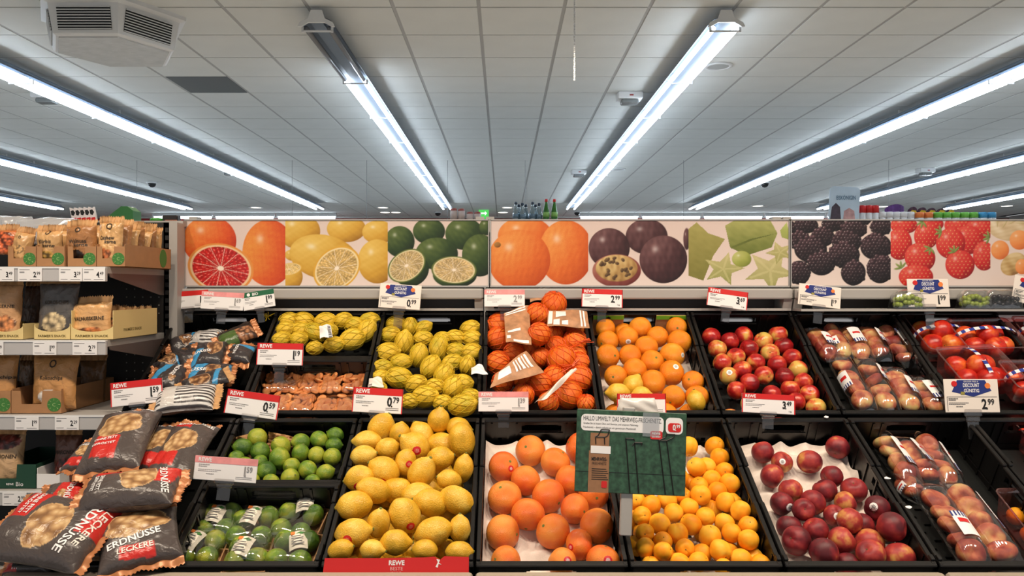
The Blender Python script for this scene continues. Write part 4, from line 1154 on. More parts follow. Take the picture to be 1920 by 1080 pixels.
# ------------------------------------------------------------------ green sign on a post
Yg = 2.17; w, h = 207 / F * Yg, 153 / F * Yg
p = W3(1183, 848, Yg)
o = thing('promotion_sign', 'green board sign about reusable nets on a grey post', 'sign', T(p[0], p[1], p[2]) @ Matrix.Rotation(math.radians(2.6), 4, 'Y') @ Matrix.Rotation(math.radians(-6), 4, 'X'))
MB().bbox(-w / 2, w / 2, 0, .004, -h / 2, h / 2, .002).build('board', mat('green_board', (46, 78, 58), .45, noise=.5, nscale=70), o)
RX = Matrix(((1, 0, 0, 0), (0, 0, -1, 0), (0, 1, 0, 0), (0, 0, 0, 1)))
def G(x, z): return ((x / 1364 * 240 / 207 - .578 + .03) * w, (.545 - z / 1080 * 190 / 153 + .06) * h)
def rrect(x0, x1, z0, z1, r, n=5):
    out = []
    for cx, cz, a in ((x1 - r, z1 - r, 0), (x0 + r, z1 - r, 90), (x0 + r, z0 + r, 180), (x1 - r, z0 + r, 270)):
        out += [(cx + r * math.cos(math.radians(a + 90 * k / n)), cz + r * math.sin(math.radians(a + 90 * k / n))) for k in range(n + 1)]
    return out
MB().prism(rrect(-.46 * w, .29 * w, .24 * h, .44 * h, .012), 0, .0008, RX).build('headline_panel', WHITE, o)
MB().prism(rrect(.31 * w, .465 * w, .24 * h, .44 * h, .012), 0, .0008, RX).build('price_panel', WHITE, o)
MB().prism(rrect(.33 * w, .45 * w, .265 * h, .375 * h, .008), .0008, .0014, RX).build('price_field', RED, o)
m = MB(); put_text(m, 'HALLO UMWELT! DAS MEHRWEG-FRISCHENETZ.', -.44 * w, .365 * h, .055 * h, w=.71 * w, y=-.0012)
put_text(m, 'Greifen Sie zu losem Obst und Gemüse und unserem Mehrweg-', -.44 * w, .312 * h, .03 * h, w=.5 * w, y=-.0012)
put_text(m, 'Frischenetz – damit reduzieren wir gemeinsam Plastikmüll.', -.44 * w, .265 * h, .03 * h, w=.48 * w, y=-.0012); m.build('headline_lettering', INK, o)
m = MB(); price_text(m, '0.99', .44 * w, .285 * h, .075 * h); m.xform(T(0, -.002, 0)).build('price_figures', WHITE, o)
MB().prism(rrect(.17 * w, .28 * w, .17 * h, .27 * h, .006), .0008, .0016, RX).build('logo_field', RED, o)
m = MB(); put_text(m, 'REWE', .225 * w, .228 * h, .026 * h, w=.075 * w, align='c', y=-.002, bold=.02); put_text(m, 'DEIN MARKT', .225 * w, .19 * h, .022 * h, w=.08 * w, align='c', y=-.002, bold=.01); m.build('logo_lettering', WHITE, o)
MB().box(.1 * w, .25 * w, -.0022, -.0018, .2 * h, .49 * h).build('tape_strip', FILMS, o)
# kraft bag shown on the board
MB().box(-.37 * w, -.2 * w, -.0012, 0, .0 * h, .215 * h).box(-.38 * w, -.195 * w, -.0012, 0, -.5 * h, .0 * h).build('printed_bag', mat('printed_kraft', (150, 108, 76), .6, noise=.1, nscale=60), o)
MB().box(-.365 * w, -.185 * w, -.0018, 0, -.03 * h, .06 * h).build('printed_cuff', WHITE, o)
m = MB(); put_text(m, 'MEHRWEG-', -.285 * w, -.12 * h, .045 * h, w=.14 * w, align='c', y=-.002, bold=.02); put_text(m, 'FRISCHENETZ', -.285 * w, -.165 * h, .03 * h, w=.13 * w, align='c', y=-.002)
for k in range(6): m.box(-.35 * w, -.22 * w + .01 * w * (k % 3), -.0018, -.001, -.22 * h - .025 * h * k, -.213 * h - .025 * h * k)
m.build('bag_lettering', INK, o)
MB().prism(rrect(-.26 * w, -.21 * w, -.44 * h, -.36 * h, .003), .0012, .002, RX).build('bag_logo', RED, o)
m = MB()
def seg(x0, z0, x1, z1, t=.0016): m.tube([(x0 * w, -.0012, z0 * h), (x1 * w, -.0012, z1 * h)], t, 4)
for a in [(-.275, .26, -.2, .26), (-.275, .26, -.3, .19), (-.2, .26, -.215, .19), (-.33, .165, -.24, .17), (-.3, .19, -.33, .165), (-.215, .19, -.24, .17), (-.325, .165, -.32, .08), (-.245, .165, -.24, .08),
          (-.05, .165, .02, .165), (-.05, .165, 0, -.49), (.03, .12, .1, .12), (.03, .12, .08, -.49), (.02, .165, .03, .14), (.01, .08, .03, .12), (.1, .12, .09, .09), (.25, .16, .32, .16), (.25, .16, .32, -.49), (.32, .16, .395, -.49), (.32, .24, .395, .24), (.25, .16, .31, .2), (.32, .16, .38, .2), (.31, .2, .32, .24), (.38, .2, .395, .24)]: seg(*a)
m.build('hook_drawing', INK, o)
m = MB(); m.box(-w / 2, w / 2, -.0006, 0, -.255 * h, -.25 * h); m.build('plank_joint', INK, o)
MB().bbox(-.024, .010, .006, .02, -h / 2 - .115, h / 2 + .01, .003).build('post', STEEL2, o)
# white plastic pouch behind the green sign
U, V = np.meshgrid(np.linspace(-1, 1, 24), np.linspace(-1, 1, 20)); r = np.random.default_rng(3)
Pp = np.stack([U * .08 * (1 - .35 * (V + 1) / 2), -.016 * np.sqrt(np.clip((1 - U ** 4) * (1 - V ** 4), 0, 1)) + .004 * np.sin(6 * U + 4 * V) * np.cos(5 * V), V * .05], -1)
q = W3(1195, 777, 2.36)
tag(MB().grid(Pp).grid(Pp * np.array([1, -1, 1]), True).build('plastic_pouch', mat('white_plastic', (214, 210, 206), .25, bump=.6, bscale=25), None, True, M=T(*q)), 'crumpled white plastic pouch standing behind the green sign', 'pouch')
# ------------------------------------------------------------------ nets of lemons and oranges
NETY = mat('yellow_net', (206, 176, 40), .5); NETO = mat('orange_net', (226, 88, 26), .5)
def lattice(mb, M, K=9, turns=.55, rr=.0012, grow=1.03, prof=None):
    A = np.array(M); s = np.linalg.norm(A[:3, 0])
    t = np.linspace(.12, math.pi - .12, 13)
    for sg in (-1, 1):
        for k in range(K):
            ph = 2 * math.pi * k / K + sg * turns * (t - math.pi / 2)
            z = np.cos(t) * (prof or 1.0)
            L = np.stack([np.sin(t) * np.cos(ph), np.sin(t) * np.sin(ph), z], 1) * grow
            mb.tube(L @ A[:3, :3].T + A[:3, 3], rr, 3, False)
def net_bag(tier, kx, tr, items, kind, label, n0, group, typ, m, netm, lo_n=-DEPTH + .01, tail=None, K=9):
    x0, y0, s = tr; P0 = []; R = []
    for it in items:
        u, v = x0 + it[0] * s, y0 + it[1] * s
        n = it[5] if len(it) > 5 else n0
        p = tier.ray(u, v, n); rp = max((min if kind == 'lemon' else max)(it[2], it[3]) * s, .8 * typ * s)
        P0.append(p); R.append(rp * p[1] / F)
    P0 = np.array(P0); R = np.array(R); P = settle(P0, R * .93, P0, tier, kx, lo_n, it=90)
    ob = Vector(P.mean(0)); o = thing('lemon_net' if kind == 'lemon' else 'orange_net', label, 'net bag', T(*ob), group)
    net = MB(); rr = np.random.default_rng(int(items[0][0]))
    for i, it in enumerate(items):
        me = fruit_mesh(kind + '', 10 + int(rr.integers(0, 4)), m) if False else netted_mesh(kind, int(rr.integers(0, 5)), m)
        th = math.radians(it[4] if len(it) > 4 and it[4] is not None else rr.uniform(0, 180))
        M = axis_matrix(Vector(P[i]) - ob, (math.cos(th), rr.uniform(-.4, .2), math.sin(th)), R[i], rr.uniform(0, 6))
        obj(kind, me, o).matrix_basis = M
        lattice(net, M, K, prof=1.28 if kind == 'lemon' else .98)
    net.build('netting', netm, o)
    if tail:
        for (u, v, du, dv, nn) in tail:
            a = tier.ray(x0 + u * s, y0 + v * s, nn); b = tier.ray(x0 + (u + du) * s, y0 + (v + dv) * s, nn + .01)
            tl = MB(); c = (a + b) / 2
            for k in range(7):
                off = rr.normal(size=3) * .006
                tl.tube(np.array([a + off * 2, c + off * .3, b + off]) - np.array(ob), .0016, 4)
            tl.tube(np.array([c - (b - a) * .08, c + (b - a) * .08]) - np.array(ob), .005, 6)
            tl.build('gathered_end', netm, o)
    return o, ob
def netted_mesh(kind, var, m):
    key = ('net' + kind, var)
    if key not in FR:
        me = fruit_mesh(kind, var, KMAT[kind]).copy(); me.materials.clear(); me.materials.append(m); FR[key] = me
    return FR[key]
def paper_band(o, ob, tier, tr, quad, n, m, stripes=None, lift=.012, name='paper_label', inner=None):
    """label draped over a net: quad of four picture points, bulging towards the shopper; stripes: material"""
    x0, y0, s = tr
    c = [tier.ray(x0 + x * s, y0 + y * s, n if np.isscalar(n) else n[k]) for k, (x, y) in enumerate(quad)]
    def S(u, v, off=0.0):
        p = (c[0] * ((1 - u) * (1 - v))[..., None] + c[1] * (u * (1 - v))[..., None] + c[2] * (u * v)[..., None] + c[3] * ((1 - u) * v)[..., None])
        b = lift * np.sin(math.pi * u) * (.4 + .6 * np.sin(math.pi * v)) + .003 * np.sin(7 * u + 9 * v) + off
        return p + b[..., None] * tier.N - np.array(ob)
    U, V = np.meshgrid(np.linspace(0, 1, 12), np.linspace(0, 1, 14))
    a = MB().grid(S(U, V)).grid(S(U, V, -.001), True).build(name, m, o, True)
    if stripes is not None:
        st = MB(); rr = np.random.default_rng(5)
        for (u0, u1, v0, v1) in stripes[1]:
            UU, VV = np.meshgrid(np.linspace(u0, u1, 4), np.linspace(v0, v1, 6)); st.grid(S(UU, VV, .0012))
        st.build('label_print', stripes[0], a)['kind'] = 'stuff'
    return a
LN = 'nets of lemons'; MS = mat('label_stripe_ink', (40, 44, 70), .5)
bars = [(.06 + .1 * k, .11 + .1 * k, .05, .3) for k in range(9)]
o, ob = net_bag(UP, 1, TR4, [(330, 135, 95, 62, 10), (510, 150, 90, 65, 160), (290, 215, 90, 65, 25), (420, 230, 80, 62, 20), (570, 250, 75, 68, 140), (330, 300, 100, 60, 20), (480, 285, 80, 58, 15)], 'lemon', 'left yellow net of lemons in the short back crate', -.01, LN, 64, M_LEMONN, NETY, tail=[(262, 150, -30, -30, .0)])
o, ob = net_bag(UP, 1, TR4, [(690, 150, 85, 62, 0), (860, 120, 90, 60, 20), (1020, 140, 85, 62, 10), (880, 190, 75, 62, 0), (1010, 225, 75, 70, 60), (880, 305, 88, 78, 20), (745, 345, 75, 60, 10), (600, 370, 80, 52, 5), (700, 240, 70, 60, 0)], 'lemon', 'right yellow net of lemons with a striped tag, short back crate', -.01, LN, 64, M_LEMONN, NETY)
paper_band(o, ob, UP, TR4, [(640, 300), (735, 290), (720, 200), (635, 205)], .06, WHITE, (MS, [(.7, .95, .1 * k, .1 * k + .05) for k in range(9)]))
o, ob = net_bag(UP, 2, TR4, [(1215, 190, 85, 62, 0), (1330, 215, 62, 60, 80), (1400, 220, 55, 50, 30), (1140, 270, 70, 62, 20), (1270, 330, 85, 70, 80), (1415, 300, 65, 58, 0)], 'lemon', 'yellow lemon net at the back left of the lemon net crate', -.02, LN, 66, M_LEMONN, NETY)
o, ob = net_bag(UP, 2, TR4, [(1130, 405, 80, 75, 10), (1380, 425, 90, 70, 80), (1250, 475, 68, 62, 0), (1105, 510, 65, 55, 0)], 'lemon', 'yellow lemon net at the middle left, above the 0.79 card', -.02, LN, 66, M_LEMONN, NETY)
o, ob = net_bag(UP, 2, TR4, [(1765, 225, 85, 62, 20), (1800, 300, 85, 62, 0), (1660, 290, 70, 55, 160), (1530, 370, 80, 72, 80), (1660, 390, 80, 60, 0), (1840, 400, 100, 65, 10), (1560, 300, 60, 48, 0)], 'lemon', 'yellow lemon net at the back right, touching the orange nets', -.02, LN, 66, M_LEMONN, NETY)
o, ob = net_bag(UP, 2, TR4, [(1630, 480, 85, 62, 20), (1745, 500, 65, 60, 80), (1470, 510, 75, 72, 60), (1570, 575, 90, 75, 70), (1700, 640, 110, 72, 10)], 'lemon', 'yellow lemon net in the middle right with a white tag', .0, LN, 66, M_LEMONN, NETY)
paper_band(o, ob, UP, TR4, [(1775, 570), (1900, 570), (1850, 490), (1775, 520)], .045, WHITE)
o, ob = net_bag(UP, 2, TR4, [(1235, 595, 110, 80, 165), (1065, 590, 80, 55, 20), (1360, 640, 100, 68, 20), (1060, 670, 70, 55, 0)], 'lemon', 'yellow lemon net at the front left, striped lemon tag showing', -.015, LN, 68, M_LEMONN, NETY)
paper_band(o, ob, UP, TR4, [(1000, 665), (1120, 668), (1100, 590), (1010, 600)], .02, OFFWHITE, (MS, [(.04 + .06 * k, .07 + .06 * k, .02, .3) for k in range(4)]))
o, ob = net_bag(UP, 2, TR4, [(1420, 735, 150, 82, 15), (1640, 665, 85, 78, 60), (1320, 765, 75, 55, 0), (1560, 780, 80, 60, 10), (1500, 660, 70, 60, 0)], 'lemon', 'yellow lemon net at the front of its crate, beside the 0.79 card', -.0, LN, 70, M_LEMONN, NETY)
o, ob = net_bag(UP, 2, TR4, [(1710, 800, 120, 84, 15, .03), (1800, 730, 60, 55, 0, .0)], 'lemon', 'netted lemon pair hanging over the front rim of its crate', .02, LN, 70, M_LEMONN, NETY)
ON = 'nets of oranges'; WOODM = mat('wood_print_paper', (176, 128, 92), .55, noise=.3, nscale=35)
def onet(items, label, **k): return net_bag(UP, 3, TR7, items, 'orange', label, k.pop('n0', -.02), ON, 84, M_ORANGEN, NETO, K=11, **k)
wb_ = [(.05 + .13 * k, .1 + .13 * k, .05, .95) for k in range(4)]
o, ob = onet([(155, 320, 88, 80), (210, 445, 88, 85), (490, 265, 70, 82, None, .05), (505, 410, 78, 84, None, .06), (350, 330, 85, 80), (340, 450, 85, 80)], 'orange net at the back left with a tall wood-print band')
paper_band(o, ob, UP, TR7, [(265, 470), (450, 490), (430, 200), (250, 260)], .065, WOODM, (WHITE, [(.05, .85, .86, .9), (.05, .85, .93, .97), (.1, .6, .3, .36), (0.05, .2, 0.1, .2), (.3, .9, 0.02, .08)]))
o, ob = onet([(610, 190, 92, 75, None, .05), (560, 240, 80, 70)], 'orange net topmost at the back, below the faded 2.99 card')
paper_band(o, ob, UP, TR7, [(440, 180), (600, 160), (590, 60), (432, 100)], .065, WOODM, (WHITE, [(.05, .95, .8, .84), (.05, .95, .9, .94), (.75, .98, 0.02, .5)]))
o, ob = onet([(620, 410, 70, 68), (790, 455, 90, 75), (640, 490, 78, 65), (700, 340, 80, 72), (820, 370, 70, 65)], 'orange net at the back right with a black and white band')
paper_band(o, ob, UP, TR7, [(560, 355), (870, 370), (850, 245), (570, 240)], .055, WOODM, (WHITE, [(.02, .12, .1, .9), (.15, .3, .05, .4), (.2, .45, .5, .9), (.35, .5, .1, .3), (.8, .84, .05, .95), (.88, .92, .05, .95)]))
o, ob = onet([(235, 605, 88, 78), (330, 555, 80, 70), (500, 570, 75, 65), (420, 530, 75, 62)], 'orange net at the left middle, beside the lemon nets', n0=-.03)
o, ob = onet([(500, 770, 85, 88), (390, 850, 80, 68), (390, 720, 90, 85), (240, 760, 80, 70)], 'orange net at the front left with a barcode band')
paper_band(o, ob, UP, TR7, [(150, 800), (540, 690), (410, 530), (190, 700)], .06, WOODM, (WHITE, [(.12, .42, .35, .85), (.52, .56, .3, .9), (.6, .63, .3, .9), (.67, .73, .3, .9), (.77, .8, .3, .9), (.84, .9, .3, .9)]))
o, ob = onet([(668, 590, 105, 98, None, .01), (780, 560, 70, 65, None, -.03)], 'single large orange net in the middle right', tail=[(760, 480, 110, -30, .03)])
o, ob = onet([(740, 850, 105, 95), (850, 735, 100, 105), (595, 895, 75, 65), (890, 895, 65, 65), (840, 640, 85, 70), (665, 725, 85, 70)], 'orange net at the front right with a slanting white band', tail=[(700, 670, 100, -60, .03)])
paper_band(o, ob, UP, TR7, [(470, 910), (560, 880), (780, 665), (740, 665)], .06, OFFWHITE, (WOODM, [(.1, .5, .02, .4)]))

# ------------------------------------------------------------------ pillow bags with printed film
def lump(u, v, seed, f=3.0):
    r = np.random.default_rng(seed); o_ = 0
    for _ in range(8):
        a, b = r.normal(size=2) * f; o_ = o_ + np.sin(a * u + b * v + r.uniform(0, 6.3))
    return o_ / 8
def peanut_mask(u, v, cu, cv, su, sv):
    """three lobed window outline: <1 inside"""
    d1 = np.hypot((u - cu) / su, (v - cv - .28 * sv) / (sv * .72)); d2 = np.hypot((u - cu + .3 * su) / (su * .8), (v - cv + .3 * sv) / (sv * .66)); d3 = np.hypot((u - cu - .4 * su) / (su * .72), (v - cv + .12 * sv) / (sv * .6))
    return np.minimum(np.minimum(d1, d2), d3)
def nuts(u, v, seed, base, dark, light):
    r = np.random.default_rng(seed); pts = r.uniform(-1, 1, size=(70, 2)); best = np.full(u.shape, 9.0)
    for a, b in pts: best = np.minimum(best, np.hypot((u - a) * 1.0, (v - b) * 1.3))
    k = np.clip(best / .2, 0, 1)[..., None]; q = np.clip(k * 2, 0, 1); r2 = np.clip(k * 2 - 1, 0, 1)
    return (np.array(light, float) * (1 - q) + np.array(base, float) * q) * (1 - r2) + np.array(dark, float) * r2
def bag(name, label, group, cat, tier, tr, pA, pB, nA, nB, w, thick, colfn, seal, texts=(), seed=0, roll=0.0, nu=50, nv=70, sealA=True, sealB=True, frame=None, L=None):
    x0, y0, s = tr
    if frame is None:
        a = tier.ray(x0 + pA[0] * s, y0 + pA[1] * s, nA); b = tier.ray(x0 + pB[0] * s, y0 + pB[1] * s, nB)
        ax = Vector(b - a); L = ax.length; ax.normalize(); nrm = Vector(tier.N)
        sx = ax.cross(nrm).normalized(); nz = sx.cross(ax)
        R = Matrix.Rotation(math.radians(roll), 3, ax); sx = R @ sx; nz = R @ nz
        M = basis(sx, ax, nz, (a + b) / 2)
    else: M = frame
    hw, hl = w / 2, L / 2
    def S(u, v, side=1, off=0.0):
        t = thick / 2 * np.clip((1 - np.abs(u) ** 3) * (1 - np.abs(v) ** 5), 0, 1) ** .55
        t = t * (1 + .3 * lump(u, v, seed, 2.5)) + .0035 * lump(u, v, seed + 9, 9) * np.clip(1 - np.abs(v) ** 6, 0, 1)
        wr = .004 * np.sin(13 * u + seed) * np.abs(v) ** 6
        bend = .012 * lump(u, v, seed + 5, 1.2) * 1.5
        x = u * hw * (1 - .07 * (1 - v * v) + .03 * lump(v, v * 0, seed + 3, 4)); y = v * hl * (1 - .03 * lump(u, u * 0, seed + 4, 3) * 0)
        return np.stack([x, y, side * t + wr + bend + off], -1)
    U, V = np.meshgrid(np.linspace(-1, 1, nu), np.linspace(-1, 1, nv))
    o = thing(name, label, cat, M, group)
    m = MB().grid(S(U, V)).grid(S(U, V, -1, -.0005), True)
    c = colfn(U, V); c = np.concatenate([c.reshape(-1, 3), (np.ones((nu * nv, 3)) * c.reshape(-1, 3)[5])])
    m.build('film', PRINT, o, True, lin_np(c))
    for sgn, on in ((-1, sealA), (1, sealB)):
        if not on: continue
        uu = np.linspace(-1, 1, 41); vv = np.linspace(0, 1, 4)
        UU, VV = np.meshgrid(uu, vv)
        P = S(UU, np.full(UU.shape, float(sgn))); P[..., 1] += sgn * VV * (.022 + .0025 * ((np.arange(41) % 2) * 2 - 1) * (VV > .9)); P[..., 2] += .003 * np.sin(VV * 6) + .008 * VV * np.sin(3 * UU + seed)
        MB().grid(P).grid(P - np.array([0, 0, .0008]), True).build('seal', seal, o, True)
    for (txt, u, v, h, ww, ang, mm) in texts:
        t = MB(); put_text(t, txt, u * hw, v * hl, h, w=ww, align='c', bold=.02, ang=math.radians(ang), fn=lambda p: S(np.clip(p[:, 0] / hw / .97, -1, 1), np.clip(p[:, 1] / hl, -1, 1), 1, .0018))
        t.build('lettering', mm, o, False)
    return o
TZ2 = (0, 630, .25); TZ3 = (0, 810, .25)
DARKF = (80, 72, 70)
def peanut_print(cu=0, cv=.1, su=.62, sv=.5, red=((-.9, .75, -.95, -.5),), redr=0.0):
    def f(u, v):
        c = np.ones(u.shape + (3,)) * np.array(DARKF, float) * (1 + .12 * lump(u, v, 77, 4))[..., None]
        for (a, b, lo, hi) in red:
            mk = (u > a) & (u < b) & (v + .12 * u > lo) & (v + .12 * u < hi); c[mk] = (196, 44, 38)
        d = peanut_mask(u, v, cu, cv, su, sv)
        c[d < 1.0] = (206, 168, 120); k = d < .94; c[k] = nuts(u, v, 4, (182, 142, 96), (128, 92, 60), (220, 190, 144))[k]
        return c
    return f
PG = 'peanut bags at lower left'
pp = peanut_print()
WT = WHITE
bag('peanut_bag', 'dark peanut bag standing tall at the back of the lower left crate', PG, 'bag', LOW, TZ2, (800, 1010), (1010, 590), .07, .05, .19, .08, peanut_print(.0, .2, .62, .46, ((-.6, .2, -.85, -.22),)), COPPER, [('ERDNÜSSE', .1, .78, .026, .13, 0, WT), ('LECKERE', .05, .9, .012, .07, 0, RED), ('OHNE FETT', -.25, -.35, .012, .07, 0, WT), ('GERÖSTET', -.25, -.5, .012, .07, 0, WT)], 1, nv=80)
bag('peanut_bag', 'dark peanut bag wedged behind, between the two upright peanut bags', PG, 'bag', LOW, TZ2, (1090, 1000), (1290, 690), .02, .0, .12, .06, pp, COPPER, [('ERDNÜSSE', 0, .8, .02, .1, 0, WT)], 2)
bag('peanut_bag', 'dark peanut bag leaning at the right rear of its crate', PG, 'bag', LOW, TZ2, (1250, 1060), (1480, 680), .03, .02, .15, .06, peanut_print(-.05, .1, .62, .42, ((-.95, .1, -.75, -.3), (-.7, .0, .62, .85))), COPPER, [('ERDNÜSSE', .15, .75, .02, .11, 0, WT)], 3)
bag('peanut_bag', 'dark peanut bag at the left rear edge beside the shelf', PG, 'bag', LOW, TZ2, (600, 1000), (760, 800), .03, .02, .13, .05, pp, COPPER, [('ERDNÜSSE', 0, .3, .02, .1, 0, WT)], 4)
bag('peanut_bag', 'red and grey peanut bag partly buried in the middle left', PG, 'bag', LOW, TZ3, (330, 520), (620, 500), .02, .02, .13, .05, peanut_print(0, 0, .3, .2, ((-.9, .9, -.4, .9),)), COPPER, [('ERDNÜSSE', 0, .2, .02, .1, 0, WT)], 5)
bag('peanut_bag', 'brown peanut bag lying crosswise on top of the pile', PG, 'bag', LOW, TZ3, (640, 470), (1330, 400), .1, .09, .17, .085, peanut_print(-.15, .15, .7, .42, ((-.95, -.5, -.9, -.2), (-.95, .2, .5, .92))), COPPER, [('ERDNÜSSE', .0, .66, .024, .13, 12, WT), ('OHNE FETT', .1, -.66, .012, .08, 0, WT), ('GERÖSTET', .1, -.78, .012, .08, 0, WT)], 6, nv=90, roll=-6)
bag('peanut_bag', 'large peanut bag lying flat at the front left', PG, 'bag', LOW, TZ3, (40, 690), (760, 790), .08, .07, .24, .09, peanut_print(.1, .0, .62, .42, ((-.95, .0, -.95, -.5), (-.95, .2, .6, 1.1))), COPPER, [('ERDNÜSSE', .0, .56, .03, .18, -10, WT), ('LECKERE', .0, .8, .016, .13, -8, OFFWHITE), ('OHNE FETT', -.45, -.62, .013, .09, 0, WT), ('GERÖSTET', -.45, -.74, .013, .09, 0, WT)], 7, nv=100, nu=60)
bag('peanut_bag', 'peanut bag lying at the front right, upside down lettering', PG, 'bag', LOW, TZ3, (1060, 1000), (1030, 620), .03, .05, .21, .07, peanut_print(-.0, .4, .75, .5, ((-.5, .35, -.9, -.42),)), COPPER, [('ERDNÜSSE', -.1, -.3, .026, .14, 8, WT), ('LECKERE', -.1, -.65, .018, .09, 0, OFFWHITE)], 8, roll=6)
bag('peanut_bag', 'small folded peanut bag low in the front left corner', PG, 'bag', LOW, TZ3, (90, 985), (450, 985), -.03, -.03, .1, .06, peanut_print(0, .3, .3, .2, ((-.9, .9, -.9, -.3),)), COPPER, [('ERDNÜSSE', 0, -.6, .018, .08, 0, WT)], 9)
bag('peanut_bag', 'flattened peanut bag at the bottom front, mostly covered', PG, 'bag', LOW, TZ3, (460, 1010), (880, 1000), -.05, -.05, .09, .05, peanut_print(0, .3, .3, .2, ((-.9, .9, -.9, -.5),)), COPPER, [], 10)
def blue_print(win=(0, .2, .55, .45), blue=((-1, 1, .45, .95),), stripes=False):
    def f(u, v):
        c = np.ones(u.shape + (3,)) * np.array((58, 54, 56), float) * (1 + .15 * lump(u, v, 31, 5))[..., None]
        for a, b, lo, hi in blue:
            mk = (u > a) & (u < b) & (v + .3 * u > lo) & (v + .3 * u < hi); c[mk] = (60, 140, 190)
        d = peanut_mask(u, v, *win); c[d < 1] = (190, 150, 110); k = d < .92; c[k] = nuts(u, v, 12, (150, 108, 72), (90, 60, 40), (200, 160, 112))[k]
        if stripes:
            k = (np.sin(u * 26) > .2); c[k] = (214, 212, 210); c[(v < -.3) & (v > -.75) & (np.abs(u) < .8)] = (196, 192, 188)
        return c
    return f
BG_ = 'blue and grey nut bags'; TQ = (260, 560, .2037)
bag('nut_bag', 'grey nut bag with a blue corner at the back left', BG_, 'bag', UP, TQ, (300, 460), (560, 370), -.04, -.03, .11, .05, blue_print(), COPPER, [('NÜSSE', 0, .6, .016, .06, 90, WT)], 21)
bag('nut_bag', 'striped grey nut bag lying at the back', BG_, 'bag', UP, TQ, (500, 370), (760, 370), -.03, -.03, .1, .05, blue_print((0, .9, .1, .1), (), True), COPPER, [], 22)
bag('nut_bag', 'dark nut bag with green and brown print at the back right', BG_, 'bag', UP, TQ, (740, 400), (1060, 280), -.0, .01, .12, .055, (lambda u, v: np.where((u > -.2)[..., None] & (v < .0)[..., None], np.array((70, 96, 44.)), np.where((u > -.2)[..., None], nuts(u, v, 3, (140, 92, 62), (60, 40, 30), (190, 140, 100)), np.array((44, 34, 30.))))), COPPER, [], 23)
bag('nut_bag', 'nut bag with blue lettering panel and bright walnut window, centre', BG_, 'bag', UP, TQ, (510, 520), (800, 520), .03, .02, .15, .07, blue_print((-.2, .3, .6, .5), ((-.1, 1, -.9, -.35),)), COPPER, [('WALNÜSSE', .3, -.6, .02, .09, 90, WT)], 24)
bag('nut_bag', 'dark nut bag behind the centre left', BG_, 'bag', UP, TQ, (360, 590), (560, 480), .0, .0, .12, .05, blue_print((-.5, .1, .2, .2), ()), COPPER, [], 25)
bag('nut_bag', 'small nut bag with a clear side at the left edge', BG_, 'bag', UP, TQ, (190, 650), (390, 520), .0, .0, .09, .05, blue_print((-.1, -.1, .7, .6), ((.3, 1, .4, 1),)), COPPER, [], 26)
bag('nut_bag', 'grey nut bag with a blue stripe against the right crate wall', BG_, 'bag', UP, TQ, (880, 600), (960, 450), .0, .0, .12, .05, blue_print((-.4, -.2, .1, .1), ((-1, 1, .55, .9),)), COPPER, [('NÜSSE', 0, .2, .016, .06, 90, WT)], 27)
bag('nut_bag', 'grey nut bag with a blue band at the front left behind its card', BG_, 'bag', UP, TQ, (150, 740), (430, 740), .0, .01, .14, .06, blue_print((.4, .5, .2, .2), ((-1, 1, -.7, -.2),)), COPPER, [('NÜSSE', -.2, .3, .018, .07, 0, WT)], 28)
bag('nut_bag', 'nut bag with white lettering on blue in the middle', BG_, 'bag', UP, TQ, (470, 690), (830, 690), .03, .03, .11, .06, blue_print((-.1, .2, .55, .4), ((-1, 1, -.95, -.4), (-.8, .3, .75, 1))), COPPER, [('NÜSSE', .1, -.65, .022, .08, 90, WT)], 29)
bag('nut_bag', 'nut bag standing at the front right with a kraft end', BG_, 'bag', UP, TQ, (420, 840), (800, 700), .05, .05, .09, .05, blue_print((0, -.2, .7, .5), ((-1, 1, .5, .75),)), KRAFT, [], 30)
bag('nut_bag', 'barcode striped nut bag lying along the front rim', BG_, 'bag', UP, TQ, (170, 965), (700, 900), .06, .06, .13, .07, blue_print((0, 3, .1, .1), (), True), KRAFT, [], 31)

# ------------------------------------------------------------------ flow-wrapped rows of flat peaches
def film_tube(a, b, rw, rh, nrm, seed, crush=.012, ends=.04):
    ax = np.array(b) - np.array(a); L = np.linalg.norm(ax); ax = ax / L
    sx = np.cross(ax, nrm); sx /= np.linalg.norm(sx); nz = np.cross(sx, ax)
    th = np.linspace(0, 2 * math.pi, 25); t = np.linspace(-ends, L + ends, 26)
    TT, TH = np.meshgrid(t, th, indexing='ij')
    e = np.clip(np.minimum(TT + ends, L + ends - TT) / (ends * 1.4), 0.02, 1) ** .6
    cr = 1 + .1 * lump(TT * 30, TH, seed, 1.2)
    X = np.sign(np.cos(TH)) * np.abs(np.cos(TH)) ** .8 * rw * (.75 + .25 * e) * cr; Z = np.sin(TH) * rh * e * cr + .004 * lump(TT * 60, TH * 3, seed + 1, 1.5)
    X[:, -1] = X[:, 0]; Z[:, -1] = Z[:, 0]
    return np.array(a) + TT[..., None] * ax + X[..., None] * sx + Z[..., None] * nz, (ax, sx, nz, L)
